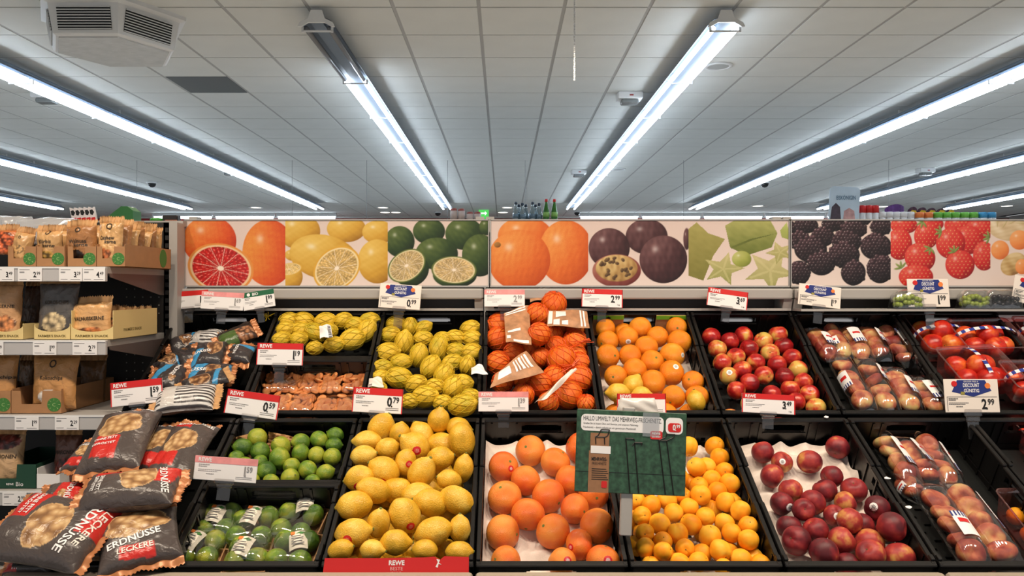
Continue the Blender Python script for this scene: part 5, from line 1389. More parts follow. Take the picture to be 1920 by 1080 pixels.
def peach_pack(tier, tr, pA, pB, n, nf, r, label, group, tagpos=(.3, .62), tagside=.25, seed=0, flip=False):
    x0, y0, s = tr; a = tier.ray(x0 + pA[0] * s, y0 + pA[1] * s, n); b = tier.ray(x0 + pB[0] * s, y0 + pB[1] * s, n)
    c = (a + b) / 2; o = thing('flat_peach_pack', label, 'fruit pack', T(*c), group)
    rr = np.random.default_rng(seed); d = (b - a) / np.linalg.norm(b - a)
    sx = np.cross(d, tier.N)
    for k in range(nf):
        p = a + (b - a) * (k + .5) / nf
        ax = d * (1 if rr.random() < .5 else -1) * .55 + tier.N * .75 + rr.normal(size=3) * .2
        obj('flat_peach', fruit_mesh('flat_peach', int(rr.integers(0, 5)), M_FLAT), o).matrix_basis = axis_matrix(p - c, ax, r * rr.uniform(.92, 1.06), rr.uniform(0, 6))
    P, (ax, sx, nz, L) = film_tube(a - c, b - c, r * 1.14, r * 1.06, tier.N, seed)
    MB().grid(P).build('wrapper', FILM, o, True)
    # printed strip label over the wrapper
    u0, u1 = tagpos
    U, V = np.meshgrid(np.linspace(-1, 1, 6), np.linspace(u0, u1, 8))
    def S(U, V, off): 
        ang = math.pi / 2 - tagside * 2.2 - U * .55
        return (a - c) + (V * L)[..., None] * ax + (r * 1.22 * np.cos(ang))[..., None] * sx + (r * 1.13 * np.sin(ang) + off)[..., None] * nz
    lb = MB().grid(S(U, V, .001)).build('strip_label', WHITE, o, True)
    m = MB()
    for k in range(5):
        uu, vv = np.meshgrid(np.linspace(-1 + .4 * k, -.82 + .4 * k, 3), np.linspace(u0, u0 + (u1 - u0) * .22, 3)) if not flip else np.meshgrid(np.linspace(-1 + .4 * k, -.82 + .4 * k, 3), np.linspace(u1 - (u1 - u0) * .22, u1, 3))
        m.grid(S(uu, vv, .002))
    m.build('label_stripes', BLUEP, lb)
    m = MB(); vm = u0 + (u1 - u0) * .6
    for k in range(3):
        uu, vv = np.meshgrid(np.linspace(-.6 + .35 * k, -.1 + .35 * k, 4), np.linspace(vm - .03, vm + .03, 4)); m.grid(S(uu, vv, .002))
    m.build('label_picture', RED, lb)
    return o
FPU = 'flat peach packs, upper tier'; FPL = 'flat peach packs, lower tier'
for k, (A, B, tp, ts, fl, lab) in enumerate([
        ((795, 455), (705, 325), (.2, .7), .2, False, 'flat peach pack at the left edge of the back row, upper tier'), ((868, 440), (790, 300), (.1, .4), -.4, False, 'flat peach pack second from left, back row, upper tier'),
        ((985, 450), (885, 300), (.22, .75), .0, False, 'flat peach pack with broad label in mid back row, upper tier'), ((1095, 455), (995, 300), (.3, .75), .35, False, 'flat peach pack second from right, back row, upper tier'), ((1250, 490), (1105, 300), (.25, .75), .3, True, 'flat peach pack at the right of the back row, upper tier'),
        ((1000, 745), (845, 480), (.3, .6), -.5, False, 'flat peach pack at the front left, upper tier'), ((1135, 750), (1000, 510), (.5, .85), .4, False, 'flat peach pack second from left in front, upper tier'),
        ((1270, 750), (1160, 560), (.2, .7), .3, False, 'flat peach pack second from right in front, upper tier'), ((1420, 760), (1300, 610), (.1, .75), .1, False, 'flat peach pack at the front right corner with broad label, upper tier')]):
    peach_pack(UP, TRN, A, B, -.065, 4 if k != 8 else 3, .038, lab, FPU, tp, ts, 50 + k, fl)
TRL = (1500, 760, .2962)
for k, (A, B, n, nf, r, tp, ts, fl, lab) in enumerate([
        ((690, 460), (510, 205), -.07, 4, .036, (.15, .8), .3, False, 'flat peach pack at the left of the back row, lower tier'), ((830, 460), (640, 245), -.07, 4, .036, (.25, .9), .35, False, 'flat peach pack in the middle of the back row, lower tier'),
        ((960, 490), (780, 215), -.07, 4, .036, (.1, .75), .45, False, 'flat peach pack at the right of the back row, lower tier'),
        ((740, 560), (640, 470), -.09, 2, .034, (.3, .6), -.6, False, 'small end of a flat peach pack against the left crate wall, lower tier'),
        ((1110, 980), (830, 560), -.055, 5, .04, (.2, .55), .1, True, 'flat peach pack at the front left with striped label on top, lower tier'), ((1310, 970), (990, 545), -.055, 5, .04, (.3, .85), .5, False, 'flat peach pack at the front right beside the empty floor, lower tier')]):
    peach_pack(LOW, TRL, A, B, n, nf, r, lab, FPL, tp, ts, 80 + k, fl)

# ------------------------------------------------------------------ wrapped lime packs and dried apricot packs
def dome_film(w, l, h, seed, nu=22, nv=22):
    U, V = np.meshgrid(np.linspace(-1, 1, nu), np.linspace(-1, 1, nv))
    Z = h * np.clip((1 - U ** 6) * (1 - V ** 6), 0, 1) ** .5 * (1 + .1 * lump(U, V, seed, 4)) + .003 * lump(U, V, seed + 1, 12)
    return np.stack([U * w / 2, V * l / 2, Z], -1)
def lime_pack(px, py, w, l, rot, limes, label, tagc, tagr, seed, n=-DEPTH + .012):
    p = LOW.ray(TR5[0] + px * TR5[2], TR5[1] + py * TR5[2], n + .03); x, t, _ = LOW.loc(p)
    o = thing('lime_pack', label, 'fruit pack', LOW.M(x, t, n) @ Matrix.Rotation(math.radians(rot), 4, 'Z'), 'wrapped lime packs')
    tr_ = MB(); tr_.bbox(-w / 2, w / 2, -l / 2, l / 2, 0, .003, .001)
    for a, b, c_, d in ((-w / 2, w / 2, -l / 2, -l / 2 + .003), (-w / 2, w / 2, l / 2 - .003, l / 2), (-w / 2, -w / 2 + .003, -l / 2, l / 2), (w / 2 - .003, w / 2, -l / 2, l / 2)): tr_.box(a, b, c_, d, 0, .028)
    tr_.build('tray', KRAFTD, o)
    rr = np.random.default_rng(seed)
    for (u, v) in limes:
        d = rr.normal(size=3)
        obj('lime', fruit_mesh('lime', int(rr.integers(0, 5)), M_LIME), o).matrix_basis = axis_matrix((u * w / 2, v * l / 2, .035), d, .031, 0)
    MB().grid(dome_film(w * 1.02, l * 1.02, .068, seed)).build('wrapper', FILM, o, True)
    lx, ly = tagc
    U, V = np.meshgrid(np.linspace(-1, 1, 8), np.linspace(-1, 1, 8))
    Mx = T(lx * w / 2, ly * l / 2, .0715) @ Matrix.Rotation(math.radians(tagr), 4, 'Z')
    P = np.stack([U * .026, V * .034, -.010 * U * U - .006 * V * V], -1)
    lb = MB().grid(P).build('paper_label', mat('lime_label', (240, 232, 214), .5), o, True, M=Mx)
    MB().box(-.018, .018, -.024, -.02, 0, .0006).box(-.018, .012, -.014, -.011, 0, .0006).box(-.018, .016, -.004, -.001, 0.002, .0026).box(-.016, .01, .006, .008, .001, .0016).build('label_print', FINEINK, lb)
    MB().box(-.02, -.008, .018, .028, -.004, -.002).build('label_mark', ORANGEP, lb)
    MB().prism([(-.006, .02), (.008, .026), (.02, .02), (.008, .014)], -.004, -.0022).build('label_leaf', GREENB, lb)
Q4 = [(-.48, -.45), (.48, -.4), (-.45, .45), (.5, .48)]
lime_pack(310, 735, .135, .15, 2, Q4, 'wrapped lime pack at the left of the back row', (-.05, .1), -8, 1)
lime_pack(540, 765, .15, .17, -2, [(-.5, -.5), (.5, -.45), (-.5, .3), (.45, .5)], 'wrapped lime pack in the middle of the back row', (-.1, .25), -8, 2)
lime_pack(825, 745, .15, .16, -8, [(-.5, -.35), (.35, -.45), (-.55, .5), (.5, .5)], 'wrapped lime pack at the right of the back row with folded label', (.1, .75), 15, 3)
lime_pack(195, 905, .14, .14, 0, [(-.5, -.5), (.45, -.5), (.5, .4), (-.45, .4)], 'wrapped lime pack in the front left corner', (-.3, .1), -20, 4)
lime_pack(505, 945, .125, .12, 2, [(-.45, -.4), (.5, -.3), (-.45, .45)], 'wrapped lime pack in the front middle', (-.2, .1), -10, 5)
lime_pack(800, 920, .14, .15, -6, [(-.5, -.5), (.5, -.5), (-.5, .45), (.5, .5)], 'wrapped lime pack in the front right corner', (.2, .2), 20, 6)
M_DRY = fruit_mat('dried_apricot_skin', [(.3, (206, 116, 56)), (.6, (226, 146, 84)), (.8, (236, 170, 112))], 1.2, .3, 10, .45)
dry = []
for k in range(4):
    TT, PP = sphere_grid(14, 8); R = wob(TT, PP, 300 + k, .16, 2.5)
    P = np.stack([np.sin(TT) * np.cos(PP) * R, np.sin(TT) * np.sin(PP) * R, np.cos(TT) * .42 - .16 * np.exp(-(TT / .5) ** 2)], -1)
    i = np.arange(14 * 8).reshape(8, 14); j = np.roll(i, -1, 1); m = MB(); m.add(P.reshape(-1, 3), np.stack([i[:-1], i[1:], j[1:], j[:-1]], -1).reshape(-1, 4).tolist())
    dry.append(m.mesh('dried_apricot', M_DRY, True))
for k, (px, py, w, l, lab) in enumerate([(215, 610, .084, .115, 'dried apricot pack at the far left of the back row'), (408, 630, .082, .115, 'dried apricot pack second from left, back row'), (575, 625, .08, .115, 'dried apricot pack third from left, back row'), (735, 630, .078, .115, 'dried apricot pack fourth from left, back row'), (900, 600, .075, .115, 'dried apricot pack at the right of the back row'),
        (340, 800, .078, .1, 'dried apricot pack at the front left behind the 0.59 card'), (505, 800, .088, .11, 'dried apricot pack second from left in front'), (690, 825, .085, .1, 'dried apricot pack third from left in front'), (840, 820, .075, .1, 'dried apricot pack at the front right under the 0.79 card')]):
    p = UP.ray(440 + px * .25, 560 + py * .25, -.075); x, t, _ = UP.loc(p)
    x = min(max(x, XB(1) + .015 + w / 2), XB(2) - .015 - w / 2); t = min(max(t, .014 + l / 2), UP.L / 2 - .02 - l / 2 + .02)
    o = thing('dried_apricot_pack', lab, 'fruit pack', UP.M(x, t, -.085), 'packs of dried apricots')
    MB().bbox(-w / 2, w / 2, -l / 2, l / 2, -.018, 0, .002).build('tray', mat('amber_tray', (170, 100, 56), .4), o)
    rr = np.random.default_rng(k)
    for q in range(13):
        u, v = ((q % 3) - 1) * .62 + rr.uniform(-.12, .12), ((q // 3) - 1.6) * .42 + rr.uniform(-.08, .08)
        obj('dried_apricot', dry[int(rr.integers(0, 4))], o).matrix_basis = axis_matrix((u * w / 2, v * l / 2, .012 + rr.uniform(0, .008)), (rr.normal() * .5, rr.normal() * .5, 1), .019, rr.uniform(0, 6))
    MB().grid(dome_film(w, l, .032, k + 40)).build('wrapper', FILM, o, True)

# ------------------------------------------------------------------ nectarine punnets with striped handles
STRB = mat('handle_blue', (40, 60, 150), .4); STRW = mat('handle_white', (236, 236, 240), .4)
def punnet(tier, px, py, w, l, h, n, rot, label, group, handle, seed, kind='nectarine', nf=6, fm=None, noun='nectarine', where=''):
    p = tier.ray(px, py, n); M = basis((1, 0, 0), tier.U, tier.N, p) @ Matrix.Rotation(math.radians(rot), 4, 'Z')
    o = thing('fruit_punnet', label, 'punnet', M, group)
    m = MB(); ring = lambda s, z: [(x, y, z) for x, y in rrect(-w / 2 * s, w / 2 * s, -l / 2 * s, l / 2 * s, .02)]
    levels = [(.82, 0), (.86, .01), (.95, h * .75), (1.0, h), (1.05, h), (1.05, h - .004)]
    n0 = len(ring(1, 0)); vs = [q for s, z in levels for q in ring(s, z)]
    fs = [(k * n0 + i, k * n0 + (i + 1) % n0, k * n0 + n0 + (i + 1) % n0, k * n0 + n0 + i) for k in range(5) for i in range(n0)] + [tuple(range(n0 - 1, -1, -1))]
    m.add(vs, fs).build('tray', PINK, o, True)
    if handle:
        th = np.linspace(0, math.pi, 19)
        hm = [MB(), MB()]; side = handle
        for k in range(18):
            q = np.linspace(th[k], th[k + 1], 3)
            ln = (w if side == 'x' else l) / 2 * 1.03
            P = []
            for hw_ in (-.008, .008):
                c = [(ln * math.cos(a), hw_, h * .6 + .06 * math.sin(a) ** .7) for a in q]
                if side == 'y': c = [(y, x, z) for x, y, z in c]
                P.append(c)
            P = np.array(P); hm[k % 2].grid(P).grid(P + np.array([0, 0, .001]), True)
        hh = hm[0].build('handle', STRB, o); hm[1].build('handle_stripes', STRW, hh)['kind'] = 'stuff'
    rr = np.random.default_rng(seed); r = min(w, l) / 4.6 if kind != 'apricot' else min(w, l) / 6
    pts = [(-.5, -.42, 0), (.5, -.42, 0), (-.5, .42, 0), (.5, .42, 0), (0, 0, .9), (.05, -.75, .5)][:nf]
    for (u, v, z), pos in zip(pts, ['front left', 'front right', 'rear left', 'rear right', 'topmost', 'foremost']):
        q = M @ Vector((u * w / 2 * .92, v * l / 2 * .92, r * 1.02 + .004 + z * r * .9))
        f = obj(kind, punnet_mesh(kind, int(rr.integers(0, 5)), fm)); f.matrix_basis = axis_matrix(q, rr.normal(size=3), r, 0)
        tag(f, '%s %s in the %s' % (pos, noun, where), kind, '%s in the %s' % (noun, where))
        obj(stem_meshes[kind].name.split('.')[0], stem_meshes[kind], f, T(0, 0, stem_z(kind, f.data)[0]))
def punnet_mesh(kind, var, m):
    key = ('pun' + kind, var)
    if key not in FR:
        me = fruit_mesh(kind, var, KMAT[kind]).copy(); me.materials.clear(); me.materials.append(m); FR[key] = me
    return FR[key]
PU = 'nectarine punnets'
punnet(UP, 1752, 650, .2, .22, .085, -.11, 4, 'pink punnet of nectarines at the back left, thin handle', PU, 'x', 1, fm=M_PNECT, noun='red nectarine', where='back left punnet, upper tier')
punnet(UP, 1838, 655, .24, .18, .085, -.075, 2, 'pink punnet of nectarines in the middle, arched handle', PU, 'x', 2, fm=M_PNECT, noun='red nectarine', where='middle punnet, upper tier')
punnet(UP, 1945, 648, .19, .16, .085, -.09, -2, 'pink punnet of nectarines at the right frame edge, middle row', PU, 'x', 3, fm=M_PNECT, noun='red nectarine', where='right edge punnet, upper tier')
punnet(UP, 1820, 715, .235, .19, .095, -.085, 5, 'pink punnet of nectarines at the front left above the 2.99 card', PU, 'y', 4, fm=M_PNECT, noun='red nectarine', where='front left punnet, upper tier')
punnet(UP, 1925, 735, .2, .15, .09, -.07, 0, 'pink punnet of nectarines at the front right with broad striped handle', PU, 'x', 5, fm=M_PNECT, noun='red nectarine', where='front right punnet, upper tier')
punnet(LOW, 1935, 1000, .16, .2, .085, -DEPTH + .008, 0, 'pink punnet of apricots at the lower right frame edge', 'apricot punnets', None, 6, 'apricot', 6, M_APRI, 'orange apricot', 'apricot punnet at lower right')
punnet(LOW, 1948, 848, .15, .18, .085, -DEPTH + .008, 0, 'pink punnet of nectarines in the crate at the right frame edge', PU, None, 7, 'nectarine', 5, M_PNECT, 'red nectarine', 'punnet at the right frame edge, lower tier')
# grapes behind the crates
for k, (px, py, c, lab) in enumerate([(1688, 572, (150, 168, 60), 'clear tub of green grapes left of the 1.99 card'), (1812, 570, (150, 168, 60), 'clear tub of green grapes right of the 1.99 card'), (1862, 570, (38, 34, 40), 'clear tub of dark grapes behind the nectarine punnets')]):
    p = W3(px, 582, 3.16); o = thing('grape_tub', lab, 'fruit pack', T(p[0], 3.108, 1.5195), 'grape tubs')
    w = .11 if k < 2 else .13
    rr = np.random.default_rng(k); gm = MB().lathe([(.002, -.01), (.007, -.008), (.01, -.002), (.0105, .003), (.007, .009), (.002, .011)], 8).mesh('grape', mat('grape_skin_%d' % k, c, .25), True)
    for q in range(26):
        obj('grape', gm, o, T(((q % 7) - 3) * w / 7.5 + rr.uniform(-.003, .003), ((q // 7) % 2) * .02 - .012, .012 + (q // 14) * .016 * (1 + .5 * math.cos(((q % 7) - 3) * .5)) + rr.uniform(0, .012)))
    MB().grid(dome_film(w * 1.15, .06, .072, k + 70, 14, 10)).build('lid', FILM, o, True)
    MB().bbox(-w * .57, w * .57, -.03, .03, -.002, .002, .001).build('tray', ACRYL, o)
# red paper band in front of the lemons
a = LOW.P(XB(2) + .012, .004, -.005); w = PITCH - .03
o = thing('paper_band', 'torn red paper band along the front of the lemon crate', 'paper band', T(XB(2) + PITCH / 2, LOW.P(0, -.012, 0)[1], 0.853) @ Matrix.Rotation(math.radians(-14), 4, 'X'))
top = [(-w / 2, .022), (-w * .1, .022), (w * .2, .024), (w * .26, .026), (w * .3, .018), (w * .33, .027), (w * .4, .026), (w / 2, .025)]
MB().prism([(-w / 2 - .004, -.024), (w / 2, -.02)] + top[::-1], 0, .0012, RX).build('band', RED, o)
m = MB(); put_text(m, 'REWE', 0, .004, .0125, w=.042, align='c', bold=.03, y=-.0018); m.build('band_lettering', WHITE, o)
m = MB(); put_text(m, 'BESTE', 0, -.009, .009, w=.034, align='c', y=-.0018); put_text(m, 'WAHL', 0, -.02, .008, w=.03, align='c', y=-.0018); m.build('band_small_lettering', mat('pale_red_print', (232, 170, 166), .5), o)
MB().prism([(w * .27, .0), (w * .285, .012), (w * .275, .02), (w * .3, .018), (w * .292, .01), (w * .31, .006), (w * .29, .007), (w * .285, -.002)], .0012, .002, RX).build('torn_edge', WHITE, o)

# small torn scraps of white paper stuck to the crate rims
for k, (px, py, n, lab) in enumerate([(1664, 897, .006, 'small white paper scrap on the rim left of the flat peach packs'), (1704, 951, .004, 'torn white paper strip on the rim left of the front peach packs'), (1549, 782, .006, 'small white scrap on the rear rim of the dark peach crate')]):
    p = LOW.ray(px, py, n); r = np.random.default_rng(k)
    pts = [(.012 * math.cos(a) * r.uniform(.5, 1.1), .007 * math.sin(a) * r.uniform(.5, 1.1)) for a in np.linspace(0, 6.28, 8, endpoint=False)]
    tag(MB().prism(pts, 0, .0012).build('paper_scrap', WHITE, None, M=basis((1, 0, 0), LOW.U, LOW.N, p)), lab, 'paper scrap')
# ------------------------------------------------------------------ nut shelf on the left
SX0, SX1, SY0, SY1 = -2.62, -1.345, 2.64, 3.09
SZ = [1.672, 1.423, 1.170, 0.914, 0.62]
o = thing('nut_shelf', 'grey shelf unit with nut pouches at the left frame edge', 'shelf', T(0, 0, 0))
PERF = mat('perforated_panel', (36, 33, 31), .55)
MB().box(SX0, SX1 + .02, SY1, SY1 + .02, 0, 1.86).build('back_panel', PERF, o)
DOT = mat('panel_hole', (150, 146, 140), .5)
dm = MB().lathe([(.0028, 0), (.0028, .001)], 6, Matrix.Rotation(math.pi / 2, 4, 'X')).mesh('panel_hole', DOT)
for zz in (1.50, 1.24):
    for i in range(5):
        for j in range(5): obj('panel_hole', dm, o, T(SX1 - .02 - i * .032, SY1 - .0005, zz + j * .032))
for k, z in enumerate(SZ):
    MB().box(SX0, SX1, SY0 + .01, SY1, z - .022, z).build('shelf_board', STEEL2, o)
    r = MB().bbox(SX0, SX1, SY0 - .004, SY0 + .01, z - .05, z, .002).build('price_rail', mat('rail_grey', (186, 184, 184), .35), o)
    MB().box(SX0, SX1, SY0 - .006, SY0 - .004, z - .006, z).build('rail_lip', mat('rail_lip', (230, 230, 230), .3), r)
    pts = [(SY0 + .02, z - .022), (SY1, z - .022), (SY1, z - .1), (SY1 - .03, z - .1), (SY0 + .03, z - .035)]
    MB().prism(pts, SX1 - .004, SX1, Matrix(((0, 0, 1, 0), (1, 0, 0, 0), (0, 1, 0, 0), (0, 0, 0, 1)))).build('bracket', mat('bracket_brown', (110, 96, 92), .45, metal=.3), o)
MB().box(SX1 - .002, SX1 + .052, SY1, SY1 + .055, 0, 1.86).build('upright', STEEL2, o)
sl = MB().box(-.007, .007, -.001, .001, -.009, .009).mesh('upright_slot', mat('slot_black', (12, 12, 12), .6))
for k in range(28): obj('upright_slot', sl, o, T(SX1 + .012, SY1 - .0006, 1.83 - k * .031))
MB().box(SX0, SX1 + .05, SY1 + .06, SY1 + .8, 1.85, 1.872).build('rear_top_shelf', STEEL2, o)
MB().box(SX0, SX1 + .05, SY1 + .056, SY1 + .075, .1, 1.85).build('rear_panel', STEEL2, o)

# price labels in the rails
def rail_label(xa, xb, k, price, lab):
    z = SZ[k]; a, b = W3(xa, 0, SY0)[0], W3(xb, 0, SY0)[0]; w = b - a
    o = thing('shelf_label', lab, 'price tag', T(a, SY0 - .0065, z - .049), 'paper labels in the shelf rails')
    MB().box(0, w, -.0008, 0, 0, .044).build('slip', WHITE, o)
    m = MB()
    if price: price_text(m, price, w * .93, .013, .019)
    m.xform(T(0, -.001, 0)); m.n and m.build('price_figures', INK, o)
    m = MB()
    for l, zz in ((.42, .038), (.2, .031), (.2, .028), (.3, .006)): m.box(w * .07, w * (.07 + l), -.0012, -.0008, zz, zz + .0016)
    m.box(w * .5, w * .92, -.0012, -.0008, .005, .0066); m.build('fine_print', FINEINK, o)
for a in [(-16, 29, 0, '3.49', 'shelf label reading 3.49 on the top rail at the left edge'), (36, 81, 0, '2.99', 'second paper label from the left on the top shelf rail'), (113, 156, 0, '3.29', 'third paper label from the left on the top shelf rail'), (157, 199, 0, '4.49', 'paper label at the right end of the top shelf rail'),
          (-36, 9, 1, '1.99', 'shelf label cut by the left frame edge, second rail'), (64, 108, 1, '1.99', 'middle paper label on the second shelf rail'), (138, 184, 1, '2.79', 'paper label at the right end of the second shelf rail'),
          (30, 75, 2, '1.99', 'left paper label on the third shelf rail'), (105, 150, 2, '2.29', 'right paper label on the third shelf rail'), (7, 52, 3, '2.99', 'shelf label reading 2.99 on the lowest visible rail'), (61, 104, 3, '2.49', 'shelf label behind the peanut bags on the lowest visible rail')]: rail_label(*a)

# display cartons
def carton(xa, xb, k, hf, hs, depth, m, label, name='display_carton', badge=True, text=None, dip=False, cut=True, Yf=2.665, sidetext=None):
    z = SZ[k]; a, b = W3(xa, 0, Yf)[0], W3(xb, 0, Yf)[0]; w = b - a
    o = thing(name, label, 'carton', T(a, Yf, z), 'display cartons on the nut shelf')
    t = .002
    if dip: fp = [(0, 0), (w, 0), (w, hf)] + [(w / 2 + w / 2 * math.cos(q), hf - hf * .45 * math.sin(q)) for q in np.linspace(.25, math.pi - .25, 9)] + [(0, hf)]
    elif cut: fp = [(0, 0), (w, 0), (w, hf), (w * .62, hf), (w * .6, hf * .42), (w * .2, hf * .42), (w * .18, hf), (0, hf)]
    else: fp = [(0, 0), (w, 0), (w, hf), (0, hf)]
    MB().prism(fp, -t, 0, RX).build('front_panel', m, o)
    for x in (0, w - t):
        MB().prism([(t, 0), (depth, 0), (depth, hs), (t, hs)], x, x + t, Matrix(((0, 0, 1, 0), (1, 0, 0, 0), (0, 1, 0, 0), (0, 0, 0, 1)))).build('side_panel', m, o)
    MB().box(0, w, depth - t, depth, 0, hs).build('back_panel', m, o)
    MB().box(0, w, 0, depth, 0, t).build('bottom_panel', m, o)
    if badge:
        r = hf * .3
        bd = MB().lathe([(r, 0), (r, .001)], 24, RX @ T(w - r * 1.05, hf * .4, 0)).build('round_badge', GREENB, o)
        mm = MB(); put_text(mm, 'C', w - r * 1.05, hf * .4 - r * .25, r * .5, align='c', y=-.0016)
        for q in range(8):
            an = q * math.pi / 4; c_, s_ = math.cos(an), math.sin(an)
            mm.tube([(w - r * 1.05 + r * .6 * c_, -.0016, hf * .4 + r * .6 * s_), (w - r * 1.05 + r * .9 * c_, -.0016, hf * .4 + r * .9 * s_)], .0006, 3)
        mm.build('badge_print', mat('badge_pale', (170, 200, 130), .6), bd)
    if text:
        mm = MB(); put_text(mm, text, w / 2, hf * .18, .0085, w=w * .78, align='c', y=-.0008, bold=.015); mm.build('carton_lettering', mat('olive_ink', (110, 92, 40), .6), o)
    if sidetext:
        mm = MB(); put_text(mm, sidetext, 0, 0, .011, w=depth * .4, align='l', bold=.015)
        mm.xform(Matrix(((0, -1, 0, w + .0006), (1, 0, 0, depth * .22), (0, 0, 1, hs * .25), (0, 0, 0, 1)))); mm.build('side_lettering', mat('olive_ink', (110, 92, 40), .6), o)
    return o, a, w, z
def pouch(xa, xb, ytop, ybot, Y, label, col, texts, seed, lean=-6, turn=0, picture=None, thick=.04, group='nut pouches'):
    a, b = W3(xa, ytop, Y), W3(xb, ybot, Y); w = b[0] - a[0]; L = a[2] - b[2]
    c = ((a[0] + b[0]) / 2, Y, (a[2] + b[2]) / 2)
    M = T(*c) @ Matrix.Rotation(math.radians(turn), 4, 'Y') @ Matrix.Rotation(math.radians(lean), 4, 'X') @ basis((1, 0, 0), (0, 0, 1), (0, -1, 0), (0, 0, 0))
    def f(u, v):
        c_ = np.ones(u.shape + (3,)) * np.array(col, float) * (1 + .08 * lump(u, v, seed, 4))[..., None]
        if picture:
            (cu, cv, su, sv, pc) = picture; k = np.hypot((u - cu) / su, (v - cv) / sv) < 1 + .2 * lump(u, v, seed + 2, 6)
            c_[k] = nuts(u, v, seed, pc, tuple(q * .5 for q in pc), tuple(min(255, q * 1.3) for q in pc))[k]
        return c_
    tx = [(t, u, v, h * L, ww * w, 0, mm) for t, u, v, h, ww, mm in texts]
    return bag('nut_pouch', label, group, 'pouch', None, (0, 0, 1), None, None, 0, 0, w, thick, f, PRINTK, tx, seed, frame=M, L=L, nu=30, nv=36, sealA=False, sealB=True)
PRINTK = KRAFT; KR = (204, 160, 108); KRD = (160, 112, 70); INKB = mat('brown_ink', (60, 48, 36), .6)
# top shelf
carton(15, 67.5, 0, .07, .075, .36, CARTON, 'kraft display carton first from left on the top shelf')
carton(69, 121, 0, .07, .075, .36, CARTON, 'kraft display carton second from left on the top shelf')
carton(127, 180, 0, .07, .075, .36, CARTON, 'kraft display carton third from left on the top shelf')
o, a, w, z = carton(181.5, 234, 0, .07, .078, .37, CARTON, 'kraft display carton with long side, right end of the top shelf')
MB().lathe([(.03, 0), (.03, .001)], 24, Matrix(((0, 0, 1, w), (1, 0, 0, .3), (0, 1.15, 0, .04), (0, 0, 0, 1)))).build('side_badge', GREENB, o)
pouch(24, 62, 437, 492, 2.70, 'small kraft pouch leaning in the first carton, top shelf', KR, [('O', 0, .55, .1, .14, INKB)], 101, turn=8, picture=(.1, -.2, .5, .3, (190, 150, 100)))
pouch(70, 120, 434, 492, 2.70, 'kraft pouch printed Kürbiskerne in the second carton, top shelf', KR, [('O', 0, .72, .16, .2, INKB), ('Kürbis', -.1, .15, .12, .5, INKB), ('kerne', .2, -.1, .11, .45, INKB)], 102, picture=(0, -.6, .6, .28, (180, 140, 70)))
pouch(125, 182, 424, 490, 2.70, 'dark kraft pouch printed Walnusskerne in the third carton, top shelf', KRD, [('O', 0, .58, .15, .2, INKB), ('Walnuss', -.05, -.02, .11, .55, INKB), ('kerne', .15, -.22, .1, .42, INKB)], 103, turn=-3, picture=(-.2, -.7, .5, .3, (60, 40, 30)))
pouch(183, 231, 417, 492, 2.70, 'kraft pouch printed Cashewkerne in the fourth carton, top shelf', KR, [('O', 0, .62, .17, .24, INKB), ('Cashew', -.1, .1, .1, .6, INKB), ('kerne', .2, -.1, .1, .42, INKB)], 104, picture=(-.2, -.62, .5, .25, (170, 100, 60)))
for k in range(6):
    Y = 2.76 + .048 * k; sx = lambda px: CX + (px - CX) * 2.7 / Y
    pouch(sx(183), sx(233), CY + (420 + (k % 2) * 5 - CY) * 2.7 / Y, CY + (492 - CY) * 2.7 / Y, Y, 'kraft pouch filed %s behind the Cashewkerne pouch' % ORD[k + 1], KR if k % 2 else KRD, [], 110 + k, lean=-10 + 6 * (k % 3), turn=4 * (k % 2), thick=.035)
for i, (xa, xb) in enumerate([(70, 120), (127, 180)]):
    for k in range(2):
        Y = 2.78 + .06 * k; sx = lambda px: CX + (px - CX) * 2.7 / Y
        pouch(sx(xa), sx(xb), CY + (430 + 3 * k - CY) * 2.7 / Y, CY + (492 - CY) * 2.7 / Y, Y, 'kraft pouch filed %s in the %s carton, top shelf' % (ORD[k + 2], ORD[i + 2]), KR, [], 120 + i * 4 + k)
# second shelf
carton(-25, 43, 1, .05, .055, .36, CREAM, 'cream display carton at the left edge of the second shelf', badge=False, text="FARMER'S SNACK", dip=True)
carton(64, 131, 1, .05, .055, .36, CREAM, 'cream display carton in the middle of the second shelf', badge=False, text="FARMER'S SNACK", dip=True)
carton(133, 212, 1, .05, .1, .34, CREAM, 'cream display carton with high side at the right of the second shelf', badge=False, text="FARMER'S SNACK", dip=True, sidetext="FARMER'S SNACK")
pouch(-20, 40, 534, 632, 2.71, 'tall tan pouch at the left edge of the second shelf', (206, 158, 112), [('NUSSKERNE', -.05, .1, .06, .8, INKB)], 130, picture=(.2, -.5, .7, .3, (200, 130, 80)), thick=.05)
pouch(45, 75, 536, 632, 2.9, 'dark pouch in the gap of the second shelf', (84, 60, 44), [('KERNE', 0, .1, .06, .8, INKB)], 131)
pouch(72, 150, 532, 630, 2.71, 'dark grey pouch printed KOKOS-CHIPS on the second shelf', (88, 84, 82), [('KOKOS-CHIPS', .05, .2, .07, .62, INKB)], 132, picture=(-.05, -.5, .55, .38, (200, 178, 140)), thick=.05)
pouch(130, 212, 568, 632, 2.70, 'tan pouch printed WALNUSSKERNE leaning at the right of the second shelf', (214, 166, 112), [('WALNUSSKERNE', 0, -.05, .11, .76, INKB)], 133, turn=-3, picture=(.1, -.7, .6, .26, (196, 120, 70)), thick=.045)
